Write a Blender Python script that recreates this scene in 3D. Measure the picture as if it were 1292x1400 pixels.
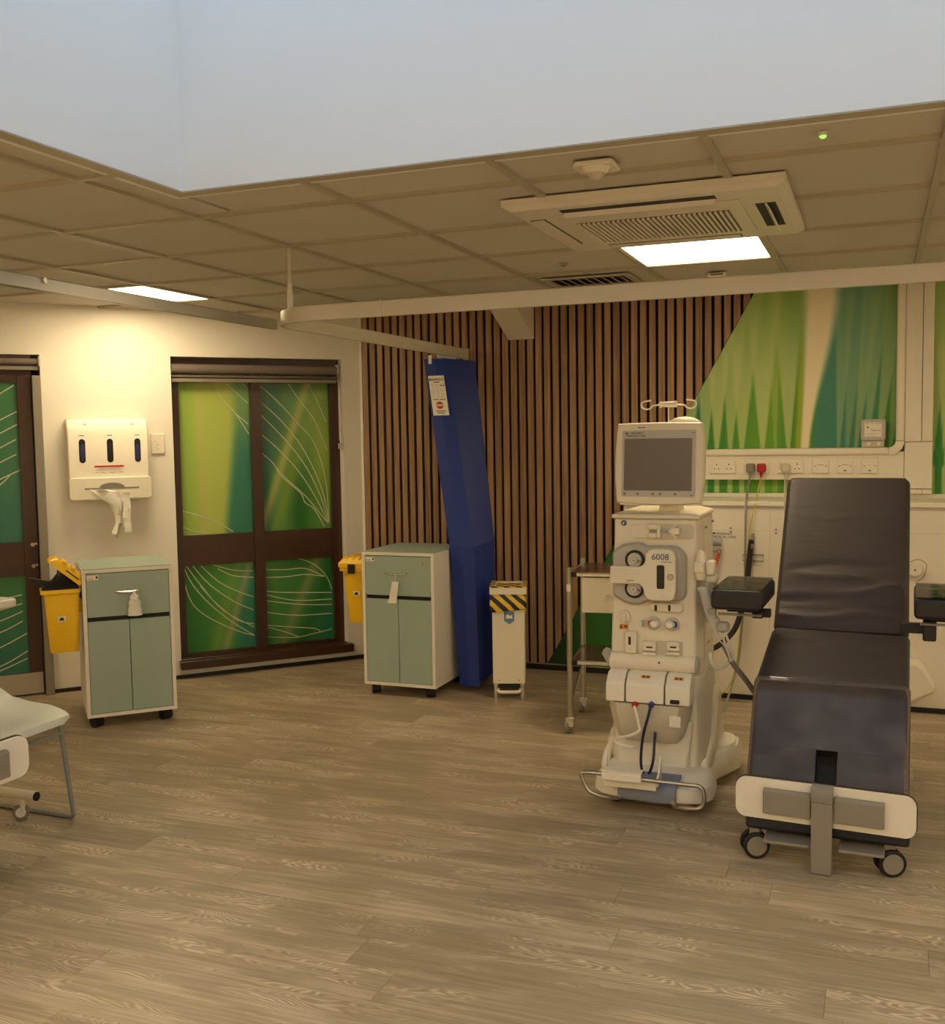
import bpy, bmesh, math, random
from mathutils import Matrix, Vector
random.seed(7)
for o in list(bpy.data.objects): bpy.data.objects.remove(o)
SC = bpy.context.scene
COL = SC.collection
# ------------------------------------------------------------------ camera
FPX, CXP, CYP = 1423.7, 646.0, 700.0
PITCH, ROLL, YAW = math.radians(4.183), math.radians(-0.9196), math.radians(-21.30)
H = 1.455
_cp, _sp, _c, _s = math.cos(PITCH), math.sin(PITCH), math.cos(YAW), math.sin(YAW)
FWD = Vector((_s*_cp, _c*_cp, -_sp)); _r = Vector((_c, -_s, 0)); _u = _r.cross(FWD)
RIGHT = math.cos(ROLL)*_r + math.sin(ROLL)*_u
UP = -math.sin(ROLL)*_r + math.cos(ROLL)*_u
cam = bpy.data.cameras.new('camera'); camo = bpy.data.objects.new('camera', cam); COL.objects.link(camo)
cam.sensor_fit = 'HORIZONTAL'; cam.sensor_width = 36.0; cam.lens = 36.0*FPX/1292.0
cam.clip_start = 0.05; cam.clip_end = 100
m = Matrix((RIGHT, UP, -FWD)).transposed().to_4x4(); m.translation = Vector((0, 0, H)); camo.matrix_world = m
SC.camera = camo
# ------------------------------------------------------------------ world, exposure
SKY = (0.57, 0.77, 1.0); SKYK = 1.25
w = bpy.data.worlds.new('evening_sky'); SC.world = w; w.use_nodes = True
bg = w.node_tree.nodes['Background']; bg.inputs[0].default_value = (*SKY, 1); bg.inputs[1].default_value = SKYK
SC.view_settings.view_transform = 'Standard'; SC.view_settings.look = 'None'
SC.view_settings.exposure = 0.0; SC.view_settings.gamma = 1.0
SC.view_settings.use_curve_mapping = False
ZC = 2.235                                   # ceiling height
SX0, SX1, SY0, SY1, SZ = -2.04, 2.2, 1.20, 2.776, 3.02   # roof light opening
LAMP = (1.0, 0.79, 0.47); LAMPK = 15.5       # ceiling panel light colour and strength
pl = bpy.data.lights.new('roof_light_portal', 'AREA'); pl.shape = 'RECTANGLE'
pl.size = SX1-SX0; pl.size_y = SY1-SY0; pl.cycles.is_portal = True
po = bpy.data.objects.new('roof_light_portal', pl); COL.objects.link(po)
po.location = ((SX0+SX1)/2, (SY0+SY1)/2, SZ-0.01)
# ------------------------------------------------------------------ measuring helpers (photo point -> point on a known real plane)
def ray(x, y): return RIGHT*((x-CXP)/FPX) - UP*((y-CYP)/FPX) + FWD
def fl(x, y, z=0.0):
    d = ray(x, y); t = (z-H)/d.z; return Vector((d.x*t, d.y*t, z))
def bw(x, y, Y):
    d = ray(x, y); t = Y/d.y; return d.x*t, H+d.z*t
def b3(x, y, Y): X, Z = bw(x, y, Y); return Vector((X, Y, Z))
YW = 6.11; CXW = -3.145; TH = math.radians(47.5)
LD = Vector((math.cos(TH), math.sin(TH), 0)); LN = Vector((math.sin(TH), -math.cos(TH), 0))
LC = Vector((CXW, YW, 0))
def lw(x, y, off=0.0):
    d = ray(x, y); c = LC+LN*off; c.z = 0
    t = (c.x*LN.x+c.y*LN.y)/(d.x*LN.x+d.y*LN.y); p = d*t
    return -((p.x-c.x)*LD.x+(p.y-c.y)*LD.y), H+p.z
ML = Matrix((-LD, LN, Vector((0, 0, 1)))).transposed().to_4x4(); ML.translation = LC
# ------------------------------------------------------------------ materials
def lin(c):
    return tuple(((v/255)/12.92 if v/255 <= .04045 else (((v/255)+.055)/1.055)**2.4) for v in c)
MATS = {}
def mat(name, rgb, rough=.5, metal=0.0, var=.06, scale=30, bump=0.0, bscale=200, spec=.5, coat=0.0, stretch=None, subs=0.0):
    if name in MATS: return MATS[name]
    m = bpy.data.materials.new(name); m.use_nodes = True; nt = m.node_tree; N = nt.nodes; Lk = nt.links
    p = N['Principled BSDF']; c = lin(rgb)
    tc = N.new('ShaderNodeTexCoord'); src = tc.outputs['Object']
    if stretch:
        mp = N.new('ShaderNodeMapping'); mp.inputs['Scale'].default_value = stretch; Lk.new(src, mp.inputs[0]); src = mp.outputs[0]
    nz = N.new('ShaderNodeTexNoise'); nz.inputs['Scale'].default_value = scale; nz.inputs['Detail'].default_value = 4
    Lk.new(src, nz.inputs['Vector'])
    mx = N.new('ShaderNodeMix'); mx.data_type = 'RGBA'
    mx.inputs[6].default_value = (*[v*(1-var) for v in c], 1); mx.inputs[7].default_value = (*[min(1, v*(1+var)) for v in c], 1)
    Lk.new(nz.outputs[0], mx.inputs[0]); Lk.new(mx.outputs[2], p.inputs['Base Color'])
    p.inputs['Roughness'].default_value = rough; p.inputs['Metallic'].default_value = metal
    p.inputs['Specular IOR Level'].default_value = spec; p.inputs['Coat Weight'].default_value = coat
    if bump:
        n2 = N.new('ShaderNodeTexNoise'); n2.inputs['Scale'].default_value = bscale; Lk.new(src, n2.inputs['Vector'])
        bp = N.new('ShaderNodeBump'); bp.inputs['Strength'].default_value = bump; bp.inputs['Distance'].default_value = .002
        Lk.new(n2.outputs[0], bp.inputs['Height']); Lk.new(bp.outputs[0], p.inputs['Normal'])
    MATS[name] = m; return m
def emit(name, rgb, k):
    m = bpy.data.materials.new(name); m.use_nodes = True; N = m.node_tree.nodes; p = N['Principled BSDF']
    p.inputs['Base Color'].default_value = (.8, .8, .8, 1); p.inputs['Emission Color'].default_value = (*rgb, 1)
    p.inputs['Emission Strength'].default_value = k; MATS[name] = m; return m
def printed(name, rough=.45):
    m = bpy.data.materials.new(name); m.use_nodes = True; N = m.node_tree.nodes; p = N['Principled BSDF']
    a = N.new('ShaderNodeVertexColor'); a.layer_name = 'print'; m.node_tree.links.new(a.outputs[0], p.inputs['Base Color'])
    p.inputs['Roughness'].default_value = rough; MATS[name] = m; return m
WALL = mat('wall_paint', (238, 232, 220), .7, var=.02, scale=3, bump=.05)
SHAFT = mat('shaft_paint', (238, 238, 236), .8, var=.015, scale=2)
WHITE = mat('white_plastic', (236, 228, 212), .35, var=.02)
CREAM = mat('cream_plastic', (232, 222, 200), .38, var=.02)
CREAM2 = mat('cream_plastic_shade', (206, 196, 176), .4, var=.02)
WPAN = mat('white_laminate', (234, 226, 212), .35, var=.02, scale=4)
TILE = mat('ceiling_tile_board', (206, 199, 188), .9, var=.03, scale=60, bump=.3, bscale=350)
TBAR = mat('ceiling_grid_metal', (184, 174, 154), .5, var=.02)
BLACK = mat('black_rubber', (18, 16, 16), .6, var=.2)
FELT = mat('black_felt', (14, 11, 10), .95, var=.2, scale=100)
SKIRT = mat('black_skirting', (22, 18, 17), .45, var=.1)
DARKWOOD = mat('mahogany_timber', (62, 34, 20), .35, var=.35, scale=14, stretch=(1, 1, .08), coat=.2)
DARKWOODH = mat('mahogany_timber_cross', (62, 34, 20), .35, var=.35, scale=14, stretch=(.08, .08, 1), coat=.2)
BLIND = mat('blind_fabric', (122, 110, 102), .8, var=.05, scale=80, bump=.2)
GREYM = mat('grey_painted_metal', (140, 132, 120), .45, var=.04)
KICK = mat('kick_plate_steel', (176, 164, 150), .4, metal=.3, var=.05)
CHROME = mat('chrome', (214, 208, 198), .14, metal=1.0, var=.03)
STEEL = mat('brushed_steel', (186, 180, 168), .3, metal=1.0, var=.06, stretch=(1, 1, 20))
STEELT = mat('trolley_shelf_steel', (150, 146, 138), .22, metal=1.0, var=.05)
GREEN = mat('sage_laminate', (158, 176, 162), .45, var=.02, scale=6)
YEL = mat('yellow_plastic', (246, 196, 30), .4, var=.03)
BLACKBAG = mat('black_bag_film', (16, 16, 18), .4, var=.3, bump=.4, bscale=40)
BLUE = mat('blue_curtain_cloth', (14, 46, 134), .55, var=.06, scale=8)
BLUED = mat('blue_cloth_reverse', (18, 40, 118), .6, var=.06, scale=8)
NAVY = mat('navy_vinyl', (60, 53, 57), .5, spec=.35, var=.1, scale=14, bump=.35, bscale=26, stretch=(.6, 2.2, 2.2))
NAVYD = mat('dark_vinyl_edge', (30, 28, 34), .45, var=.1)
GREY = mat('grey_plastic', (132, 126, 118), .45, var=.03)
LGREY = mat('light_grey_plastic', (190, 186, 178), .4, var=.03)
PUMP = mat('pump_housing_grey', (168, 162, 152), .35, var=.03)
BLUEGREY = mat('blue_grey_panel', (128, 136, 158), .4, var=.03)
SCREEN = mat('dead_screen_glass', (104, 94, 84), .28, var=.03, scale=3, spec=.6)
RED = mat('red_plastic', (176, 24, 34), .4, var=.05)
REDHOSE = mat('red_hose_rubber', (206, 84, 66), .5, var=.05)
BLUEP = mat('blue_plastic', (34, 60, 140), .4, var=.05)
ORANGE = mat('orange_label_film', (214, 140, 32), .5, var=.05)
PAPER = mat('white_label_paper', (238, 232, 218), .7, var=.02)
INK = mat('black_print', (30, 26, 26), .6, var=.1)
BINK = mat('blue_print', (36, 58, 120), .5, var=.05)
RINK = mat('red_print', (190, 40, 34), .5, var=.05)
PINK = mat('pale_print', (176, 160, 140), .6, var=.05)
TISSUE = mat('white_poly_film', (240, 236, 226), .45, var=.04, bump=.5, bscale=60)
YCABLE = mat('yellow_cable', (214, 204, 70), .5, var=.04)
GCABLE = mat('grey_cable', (150, 144, 134), .5, var=.04)
RAILM = mat('rail_white_enamel', (214, 206, 188), .3, var=.02)
RAILG = mat('rail_aluminium', (186, 182, 176), .3, metal=.6, var=.03)
SHELL = mat('pale_shell_plastic', (206, 210, 200), .4, var=.02)
SLED = mat('grey_blue_tube', (142, 148, 150), .35, metal=.4, var=.03)
SHIELD = mat('blue_shield_print', (92, 128, 168), .5, var=.05)
EMBOSS = mat('grey_end_cap', (168, 164, 152), .4, var=.03)
CLEAR = None
def glossy_clear(name='clear_plastic_sheet', lo=.06, hi=.20, ior=1.42, base=(.30, .24, .20)):
    m = bpy.data.materials.new(name); m.use_nodes = True; nt = m.node_tree; N = nt.nodes
    N.remove(N['Principled BSDF']); out = N['Material Output']
    t = N.new('ShaderNodeBsdfTransparent'); g = N.new('ShaderNodeBsdfPrincipled'); mix = N.new('ShaderNodeMixShader')
    g.inputs['Base Color'].default_value = (*base, 1); g.inputs['Roughness'].default_value = .07; g.inputs['Specular IOR Level'].default_value = .8
    n = N.new('ShaderNodeTexNoise'); n.inputs['Scale'].default_value = 9; n.inputs['Detail'].default_value = 6
    tc = N.new('ShaderNodeTexCoord'); nt.links.new(tc.outputs['Object'], n.inputs['Vector'])
    b = N.new('ShaderNodeBump'); b.inputs['Strength'].default_value = .35; b.inputs['Distance'].default_value = .01
    nt.links.new(n.outputs[0], b.inputs['Height']); nt.links.new(b.outputs[0], g.inputs['Normal'])
    mr = N.new('ShaderNodeMapRange'); mr.inputs['From Min'].default_value = .35; mr.inputs['From Max'].default_value = .75
    mr.inputs['To Min'].default_value = lo; mr.inputs['To Max'].default_value = hi
    fz = N.new('ShaderNodeFresnel'); fz.inputs['IOR'].default_value = ior; mx_ = N.new('ShaderNodeMath'); mx_.operation = 'MAXIMUM'
    nt.links.new(n.outputs[0], mr.inputs['Value']); nt.links.new(mr.outputs[0], mx_.inputs[0]); nt.links.new(fz.outputs[0], mx_.inputs[1]); nt.links.new(mx_.outputs[0], mix.inputs[0])
    nt.links.new(t.outputs[0], mix.inputs[1]); nt.links.new(g.outputs[0], mix.inputs[2]); nt.links.new(mix.outputs[0], out.inputs[0])
    return m
CLEAR = glossy_clear()
CLEARG = glossy_clear('clear_vinyl_arm_cover', .05, .10, 1.7, (.03, .03, .03))
def wood_floor(name):
    m = bpy.data.materials.new(name); m.use_nodes = True; nt = m.node_tree; N = nt.nodes; L = nt.links
    p = N['Principled BSDF']
    def math_(op, a, b=None):
        n = N.new('ShaderNodeMath'); n.operation = op
        for i, v in enumerate((a, b)):
            if v is None: continue
            if isinstance(v, (int, float)): n.inputs[i].default_value = v
            else: L.new(v, n.inputs[i])
        return n.outputs[0]
    tc = N.new('ShaderNodeTexCoord'); oi = N.new('ShaderNodeObjectInfo'); rnd = oi.outputs['Random']
    sep = N.new('ShaderNodeSeparateXYZ'); L.new(tc.outputs['Object'], sep.inputs[0]); x, y = sep.outputs[0], sep.outputs[1]
    off = math_('MULTIPLY', rnd, 97.0)
    cmb = N.new('ShaderNodeCombineXYZ'); L.new(math_('ADD', x, off), cmb.inputs[0]); L.new(math_('ADD', y, math_('MULTIPLY', rnd, 31.0)), cmb.inputs[1]); L.new(off, cmb.inputs[2])
    def noise(sc, scale, detail=3):
        mp = N.new('ShaderNodeMapping'); mp.inputs['Scale'].default_value = sc; L.new(cmb.outputs[0], mp.inputs[0])
        n = N.new('ShaderNodeTexNoise'); n.inputs['Scale'].default_value = scale; n.inputs['Detail'].default_value = detail; L.new(mp.outputs[0], n.inputs['Vector']); return n.outputs[0]
    n1 = noise((1.6, 7, 1), 2.2, 2)
    n2 = noise((1.2, 26, 1), 3.0, 4)
    yc = math_('SUBTRACT', y, math_('MULTIPLY', math_('SUBTRACT', rnd, .5), .08))
    yc = math_('ADD', yc, math_('MULTIPLY', math_('SUBTRACT', n1, .5), .05))
    par = math_('MULTIPLY', math_('MULTIPLY', yc, yc), 62.0)
    sgn = math_('SUBTRACT', math_('MULTIPLY', math_('GREATER_THAN', math_('FRACT', math_('MULTIPLY', rnd, 7.0)), .5), 2.0), 1.0)
    ph = math_('ADD', math_('MULTIPLY', math_('MULTIPLY', x, sgn), .55), par)
    ph = math_('ADD', ph, math_('MULTIPLY', n1, .55))
    wv = math_('SINE', math_('MULTIPLY', ph, 150.0))
    wv = math_('POWER', math_('ADD', math_('MULTIPLY', wv, .5), .5), 1.6)
    nm = N.new('ShaderNodeMapRange'); L.new(noise((1.1, 3.4, 1), 2.6, 2), nm.inputs['Value']); nm.inputs['From Min'].default_value = .44; nm.inputs['From Max'].default_value = .62
    wv = math_('MULTIPLY', wv, nm.outputs[0])
    g = math_('ADD', math_('MULTIPLY', math_('SUBTRACT', n2, .5), .75), .38)
    g = math_('ADD', g, math_('MULTIPLY', wv, .50))
    g = math_('ADD', g, math_('MULTIPLY', math_('SUBTRACT', rnd, .5), .20))
    cr = N.new('ShaderNodeValToRGB'); L.new(g, cr.inputs[0]); e = cr.color_ramp.elements
    e[0].position = 0.0; e[0].color = (*lin((126, 110, 88)), 1); e[1].position = 1.0; e[1].color = (*lin((218, 202, 174)), 1)
    k = cr.color_ramp.elements.new(.45); k.color = (*lin((165, 148, 123)), 1)
    L.new(cr.outputs[0], p.inputs['Base Color']); p.inputs['Roughness'].default_value = .42
    bp = N.new('ShaderNodeBump'); bp.inputs['Strength'].default_value = .15; bp.inputs['Distance'].default_value = .001; L.new(g, bp.inputs['Height']); L.new(bp.outputs[0], p.inputs['Normal'])
    return m
FLOORM = wood_floor('oak_effect_vinyl')
def slat_wood():
    m = bpy.data.materials.new('walnut_slat_veneer'); m.use_nodes = True; nt = m.node_tree; N = nt.nodes; L = nt.links; p = N['Principled BSDF']
    tc = N.new('ShaderNodeTexCoord'); oi = N.new('ShaderNodeObjectInfo')
    mp = N.new('ShaderNodeMapping'); mp.inputs['Scale'].default_value = (60, 60, 2.4); L.new(tc.outputs['Object'], mp.inputs[0])
    ad = N.new('ShaderNodeVectorMath'); ad.operation = 'ADD'; L.new(mp.outputs[0], ad.inputs[0])
    mu = N.new('ShaderNodeMath'); mu.operation = 'MULTIPLY'; mu.inputs[1].default_value = 50; L.new(oi.outputs['Random'], mu.inputs[0])
    cb = N.new('ShaderNodeCombineXYZ'); L.new(mu.outputs[0], cb.inputs[2]); L.new(mu.outputs[0], cb.inputs[0]); L.new(cb.outputs[0], ad.inputs[1])
    n = N.new('ShaderNodeTexNoise'); n.inputs['Scale'].default_value = 1.3; n.inputs['Detail'].default_value = 5; L.new(ad.outputs[0], n.inputs['Vector'])
    a2 = N.new('ShaderNodeMath'); a2.operation = 'MULTIPLY_ADD'; a2.inputs[1].default_value = .25; L.new(oi.outputs['Random'], a2.inputs[0]); L.new(n.outputs[0], a2.inputs[2])
    cr = N.new('ShaderNodeValToRGB'); L.new(a2.outputs[0], cr.inputs[0]); e = cr.color_ramp.elements
    e[0].position = .3; e[0].color = (*lin((120, 88, 62)), 1); e[1].position = .9; e[1].color = (*lin((186, 148, 112)), 1)
    L.new(cr.outputs[0], p.inputs['Base Color']); p.inputs['Roughness'].default_value = .5; return m
SLATM = slat_wood()
PRINTM = printed('printed_mural_film', .5); PANEM = printed('printed_window_film', .25)
def stripes():
    m = bpy.data.materials.new('tiger_stripe_bag'); m.use_nodes = True; nt = m.node_tree; N = nt.nodes; L = nt.links; p = N['Principled BSDF']
    tc = N.new('ShaderNodeTexCoord'); wv = N.new('ShaderNodeTexWave'); wv.bands_direction = 'DIAGONAL'; wv.inputs['Scale'].default_value = 9; wv.inputs['Distortion'].default_value = 1.2
    L.new(tc.outputs['Object'], wv.inputs['Vector']); cr = N.new('ShaderNodeValToRGB'); cr.color_ramp.interpolation = 'CONSTANT'
    cr.color_ramp.elements[0].color = (.012, .011, .012, 1); cr.color_ramp.elements[1].position = .5; cr.color_ramp.elements[1].color = (*lin((230, 190, 60)), 1)
    L.new(wv.outputs[0], cr.inputs[0]); L.new(cr.outputs[0], p.inputs['Base Color']); p.inputs['Roughness'].default_value = .4; return m
TIGER = stripes()
# ------------------------------------------------------------------ mesh helpers
def rootmat(o):
    m = Matrix.Identity(4)
    while o is not None:
        m = o.matrix_basis @ m; o = o.parent
    return m
class MB:
    def __init__(s, xf=None): s.v = []; s.f = []; s.xf = xf; s.col = None
    def add(s, vs, fs):
        n = len(s.v)
        for p in vs:
            p = Vector(p); s.v.append(s.xf @ p if s.xf else p)
        s.f += [tuple(i+n for i in f) for f in fs]; return s
    def box(s, x0, x1, y0, y1, z0, z1):
        return s.add([(x0, y0, z0), (x1, y0, z0), (x1, y1, z0), (x0, y1, z0), (x0, y0, z1), (x1, y0, z1), (x1, y1, z1), (x0, y1, z1)],
                     [(0, 3, 2, 1), (4, 5, 6, 7), (0, 1, 5, 4), (1, 2, 6, 5), (2, 3, 7, 6), (3, 0, 4, 7)])
    def prism(s, poly, axis, a, b):
        n = len(poly)
        def mk(p, t): return {'x': (t, p[0], p[1]), 'y': (p[0], t, p[1]), 'z': (p[0], p[1], t)}[axis]
        vs = [mk(p, a) for p in poly]+[mk(p, b) for p in poly]
        fs = [tuple(range(n))[::-1], tuple(range(n, 2*n))]+[(i, (i+1) % n, n+(i+1) % n, n+i) for i in range(n)]
        return s.add(vs, fs)
    def loft(s, rings, cap=True, closed=True):
        n = len(rings[0]); vs = [p for r in rings for p in r]; fs = []
        for k in range(len(rings)-1):
            for i in range(n if closed else n-1):
                j = (i+1) % n; fs.append((k*n+i, k*n+j, (k+1)*n+j, (k+1)*n+i))
        if cap: fs += [tuple(range(n))[::-1], tuple(range((len(rings)-1)*n, len(rings)*n))]
        return s.add(vs, fs)
    def cyl(s, p0, p1, r0, r1=None, n=14):
        p0 = Vector(p0); p1 = Vector(p1); r1 = r0 if r1 is None else r1
        d = (p1-p0).normalized(); a = d.orthogonal().normalized(); b = d.cross(a)
        rr = []
        for p, r in ((p0, r0), (p1, r1)):
            rr.append([p+(a*math.cos(2*math.pi*i/n)+b*math.sin(2*math.pi*i/n))*r for i in range(n)])
        return s.loft(rr)
    def ring(s, c, axis, R, r, n=24, k=8):
        c = Vector(c); axis = Vector(axis).normalized(); a = axis.orthogonal().normalized(); b = axis.cross(a); vs = []; fs = []
        for i in range(n):
            t = 2*math.pi*i/n; d = a*math.cos(t)+b*math.sin(t)
            for j in range(k):
                q = 2*math.pi*j/k; vs.append(c+d*(R+r*math.cos(q))+axis*(r*math.sin(q)))
        for i in range(n):
            for j in range(k):
                fs.append((i*k+j, ((i+1) % n)*k+j, ((i+1) % n)*k+(j+1) % k, i*k+(j+1) % k))
        return s.add(vs, fs)
    def tube(s, path, r, n=8, closed=False):
        path = [Vector(p) for p in path]; N = len(path); rings = []; prev = None
        for i, p in enumerate(path):
            a = path[(i-1) % N] if (closed or i > 0) else p; b = path[(i+1) % N] if (closed or i < N-1) else p
            t = (b-a).normalized()
            u = t.orthogonal().normalized() if prev is None else (prev-t*prev.dot(t)).normalized()
            prev = u; v = t.cross(u); rr = r[i] if isinstance(r, (list, tuple)) else r
            rings.append([p+(u*math.cos(2*math.pi*j/n)+v*math.sin(2*math.pi*j/n))*rr for j in range(n)])
        if closed: rings.append(rings[0]); return s.loft(rings, cap=False)
        return s.loft(rings)
    def ribbon(s, path, wv, t, nv):
        """flat strip along a path: wv = width vector(s), nv = thickness normal"""
        rings = []; nv = Vector(nv)*t
        for i, p in enumerate(path):
            p = Vector(p); wd = Vector(wv[i] if isinstance(wv, list) else wv)
            rings.append([p-wd, p+wd, p+wd+nv, p-wd+nv])
        return s.loft(rings)
    def ball(s, c, rx, ry, rz, n=16, k=10, z0=-1.0, z1=1.0):
        c = Vector(c); rings = []
        for j in range(k+1):
            q = -math.pi/2+math.pi*j/k; zz = max(z0, min(z1, math.sin(q))); rr = math.cos(math.asin(zz)) if abs(zz) < 1 else .001
            rr = max(rr, .001); rings.append([c+Vector((rx*rr*math.cos(2*math.pi*i/n), ry*rr*math.sin(2*math.pi*i/n), rz*zz)) for i in range(n)])
        return s.loft(rings)
    def build(s, name, m, parent=None, smooth=False, bevel=0.0, seg=2, kind=None):
        me = bpy.data.meshes.new(name)
        vs = s.v
        if parent is not None:
            iv = rootmat(parent).inverted(); vs = [iv @ p for p in vs]
            o_ = None
        me.from_pydata([tuple(p) for p in vs], [], s.f); me.update()
        b = bmesh.new(); b.from_mesh(me); bmesh.ops.recalc_face_normals(b, faces=b.faces); b.to_mesh(me); b.free()
        o = bpy.data.objects.new(name, me); COL.objects.link(o)
        me.materials.append(m)
        if parent is None:                      # origin at the base centre
            xs = [p.x for p in vs]; ys = [p.y for p in vs]; zs = [p.z for p in vs]
            c = Vector(((min(xs)+max(xs))/2, (min(ys)+max(ys))/2, min(zs)))
            me.transform(Matrix.Translation(-c)); o.location = c
        else: o.parent = parent
        if smooth:
            for p in me.polygons: p.use_smooth = True
            if not bevel:
                try: me.set_sharp_from_angle(angle=math.radians(40))
                except Exception: pass
        if bevel:
            md = o.modifiers.new('bevel', 'BEVEL'); md.width = bevel; md.segments = seg; md.limit_method = 'ANGLE'; md.angle_limit = math.radians(40)
            md.harden_normals = False
            for p in me.polygons: p.use_smooth = True
            try: me.set_sharp_from_angle(angle=math.radians(50))
            except Exception: pass
        if kind: o['kind'] = kind
        return o
def each(b, name, m, parent, **kw):
    """every connected piece of b becomes an object of its own"""
    par = list(range(len(b.v)))
    def find(i):
        while par[i] != i: par[i] = par[par[i]]; i = par[i]
        return i
    for f in b.f:
        for i in f[1:]: par[find(i)] = find(f[0])
    grp = {}
    for f in b.f: grp.setdefault(find(f[0]), []).append(f)
    out = []
    for fs in grp.values():
        ids = sorted({i for f in fs for i in f}); mp = {i: k for k, i in enumerate(ids)}
        q = MB(); q.add([b.v[i] for i in ids], [tuple(mp[i] for i in f) for f in fs]); out.append(q.build(name, m, parent, **kw))
    return out
MB.each = each
def bx(name, m, parent, x0, x1, y0, y1, z0, z1, bevel=0.0, xf=None, seg=2):
    return MB(xf).box(x0, x1, y0, y1, z0, z1).build(name, m, parent, bevel=bevel, seg=seg)
def rrect(x0, x1, z0, z1, r, n=5):
    pts = []
    for cx, cz, a in ((x1-r, z1-r, 0), (x0+r, z1-r, 90), (x0+r, z0+r, 180), (x1-r, z0+r, 270)):
        for i in range(n+1):
            t = math.radians(a+90*i/n); pts.append((cx+r*math.cos(t), cz+r*math.sin(t)))
    return pts
def tag(o, label, cat, group=None, kind=None):
    o['label'] = label; o['category'] = cat
    if group: o['group'] = group
    if kind: o['kind'] = kind
    return o
def thing(name, loc, rz=0, label=None, cat=None, group=None):
    o = bpy.data.objects.new(name, None); COL.objects.link(o); o.location = loc; o.rotation_euler = (0, 0, rz); o.empty_display_size = .05
    o.matrix_basis = Matrix.Translation(Vector(loc)) @ Matrix.Rotation(rz, 4, 'Z')
    if label: tag(o, label, cat, group)
    return o
def struct(o): o['kind'] = 'structure'; return o
def copy_tree(o, parent=None):
    c = o.copy(); COL.objects.link(c); c.parent = parent
    for ch in o.children: copy_tree(ch, c)
    return c
def text(body, size, M, m, parent, name='lettering', extrude=.0006, align='CENTER', sx=1.0):
    cu = bpy.data.curves.new('t', 'FONT'); cu.body = body; cu.size = size; cu.extrude = extrude; cu.align_x = align; cu.align_y = 'CENTER'; cu.resolution_u = 3
    to = bpy.data.objects.new('t', cu); COL.objects.link(to); dg = bpy.context.evaluated_depsgraph_get()
    me = bpy.data.meshes.new_from_object(to.evaluated_get(dg)); bpy.data.objects.remove(to)
    me.transform(Matrix.Diagonal((sx, 1, 1, 1))); me.transform(M)
    if parent is not None: me.transform(rootmat(parent).inverted())
    me.materials.clear(); me.materials.append(m); o = bpy.data.objects.new(name, me); COL.objects.link(o); o.parent = parent; me.name = name
    return o
def MF(x, y, z, roll=0.0):                      # frame for print facing the room from the back wall (-Y)
    return Matrix.Translation((x, y, z)) @ Matrix.Rotation(math.pi/2, 4, 'X') @ Matrix.Rotation(roll, 4, 'Z')
def ML_text(s, off, z): return ML @ Matrix.Translation((s, off, z)) @ Matrix.Rotation(math.pi, 4, 'Z') @ Matrix.Rotation(math.pi/2, 4, 'X')
def clip(poly, hps):
    """clip a convex polygon by half-planes (a,b,c): a*x+b*y<=c"""
    for a, b, c in hps:
        out = []
        for i in range(len(poly)):
            p, q = poly[i], poly[(i+1) % len(poly)]; dp = a*p[0]+b*p[1]-c; dq = a*q[0]+b*q[1]-c
            if dp <= 0: out.append(p)
            if dp*dq < 0:
                t = dp/(dp-dq); out.append((p[0]+(q[0]-p[0])*t, p[1]+(q[1]-p[1])*t))
        poly = out
        if len(poly) < 3: return []
    return poly
def colour_grid(name, m, parent, fn, pt, nu, nv):
    """printed sheet: grid of points pt(u,v), colour fn(u,v) in sRGB 0-255"""
    vs = []; cs = []
    for j in range(nv+1):
        for i in range(nu+1):
            u, v = i/nu, j/nv; vs.append(pt(u, v)); cs.append(lin(fn(u, v)))
    fs = [(j*(nu+1)+i, j*(nu+1)+i+1, (j+1)*(nu+1)+i+1, (j+1)*(nu+1)+i) for j in range(nv) for i in range(nu)]
    b = MB(); b.add(vs, fs); o = b.build(name, m, parent)
    at = o.data.color_attributes.new('print', 'FLOAT_COLOR', 'POINT')
    for i, c in enumerate(cs): at.data[i].color = (*c, 1)
    return o
def mixc(a, b, t): t = max(0, min(1, t)); return tuple(a[i]*(1-t)+b[i]*t for i in range(3))
def sstep(a, b, x):
    t = max(0, min(1, (x-a)/(b-a))) if a != b else float(x > a); return t*t*(3-2*t)
def smooth_path(pts, n=6):
    pts = [Vector(p) for p in pts]; out = []
    for i in range(len(pts)-1):
        p0 = pts[max(i-1, 0)]; p1 = pts[i]; p2 = pts[i+1]; p3 = pts[min(i+2, len(pts)-1)]
        for k in range(n):
            t = k/n; out.append(.5*((2*p1)+(p2-p0)*t+(2*p0-5*p1+4*p2-p3)*t*t+(3*p1-p0-3*p2+p3)*t**3))
    out.append(pts[-1]); return out
# ================================================================== ROOM SHELL
RX0, RX1, RY0 = -5.2, 3.2, -2.6
HP = [(1, 0, RX1), (0, 1, YW), (-1, 0, -RX0), (0, -1, -RY0), (-LN.x, -LN.y, -(LC.x*LN.x+LC.y*LN.y))]
SL = (CXW-RX0)/math.cos(TH)                                     # length of the slanted wall
room = clip([(-9, -9), (9, -9), (9, 9), (-9, 9)], HP)
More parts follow.
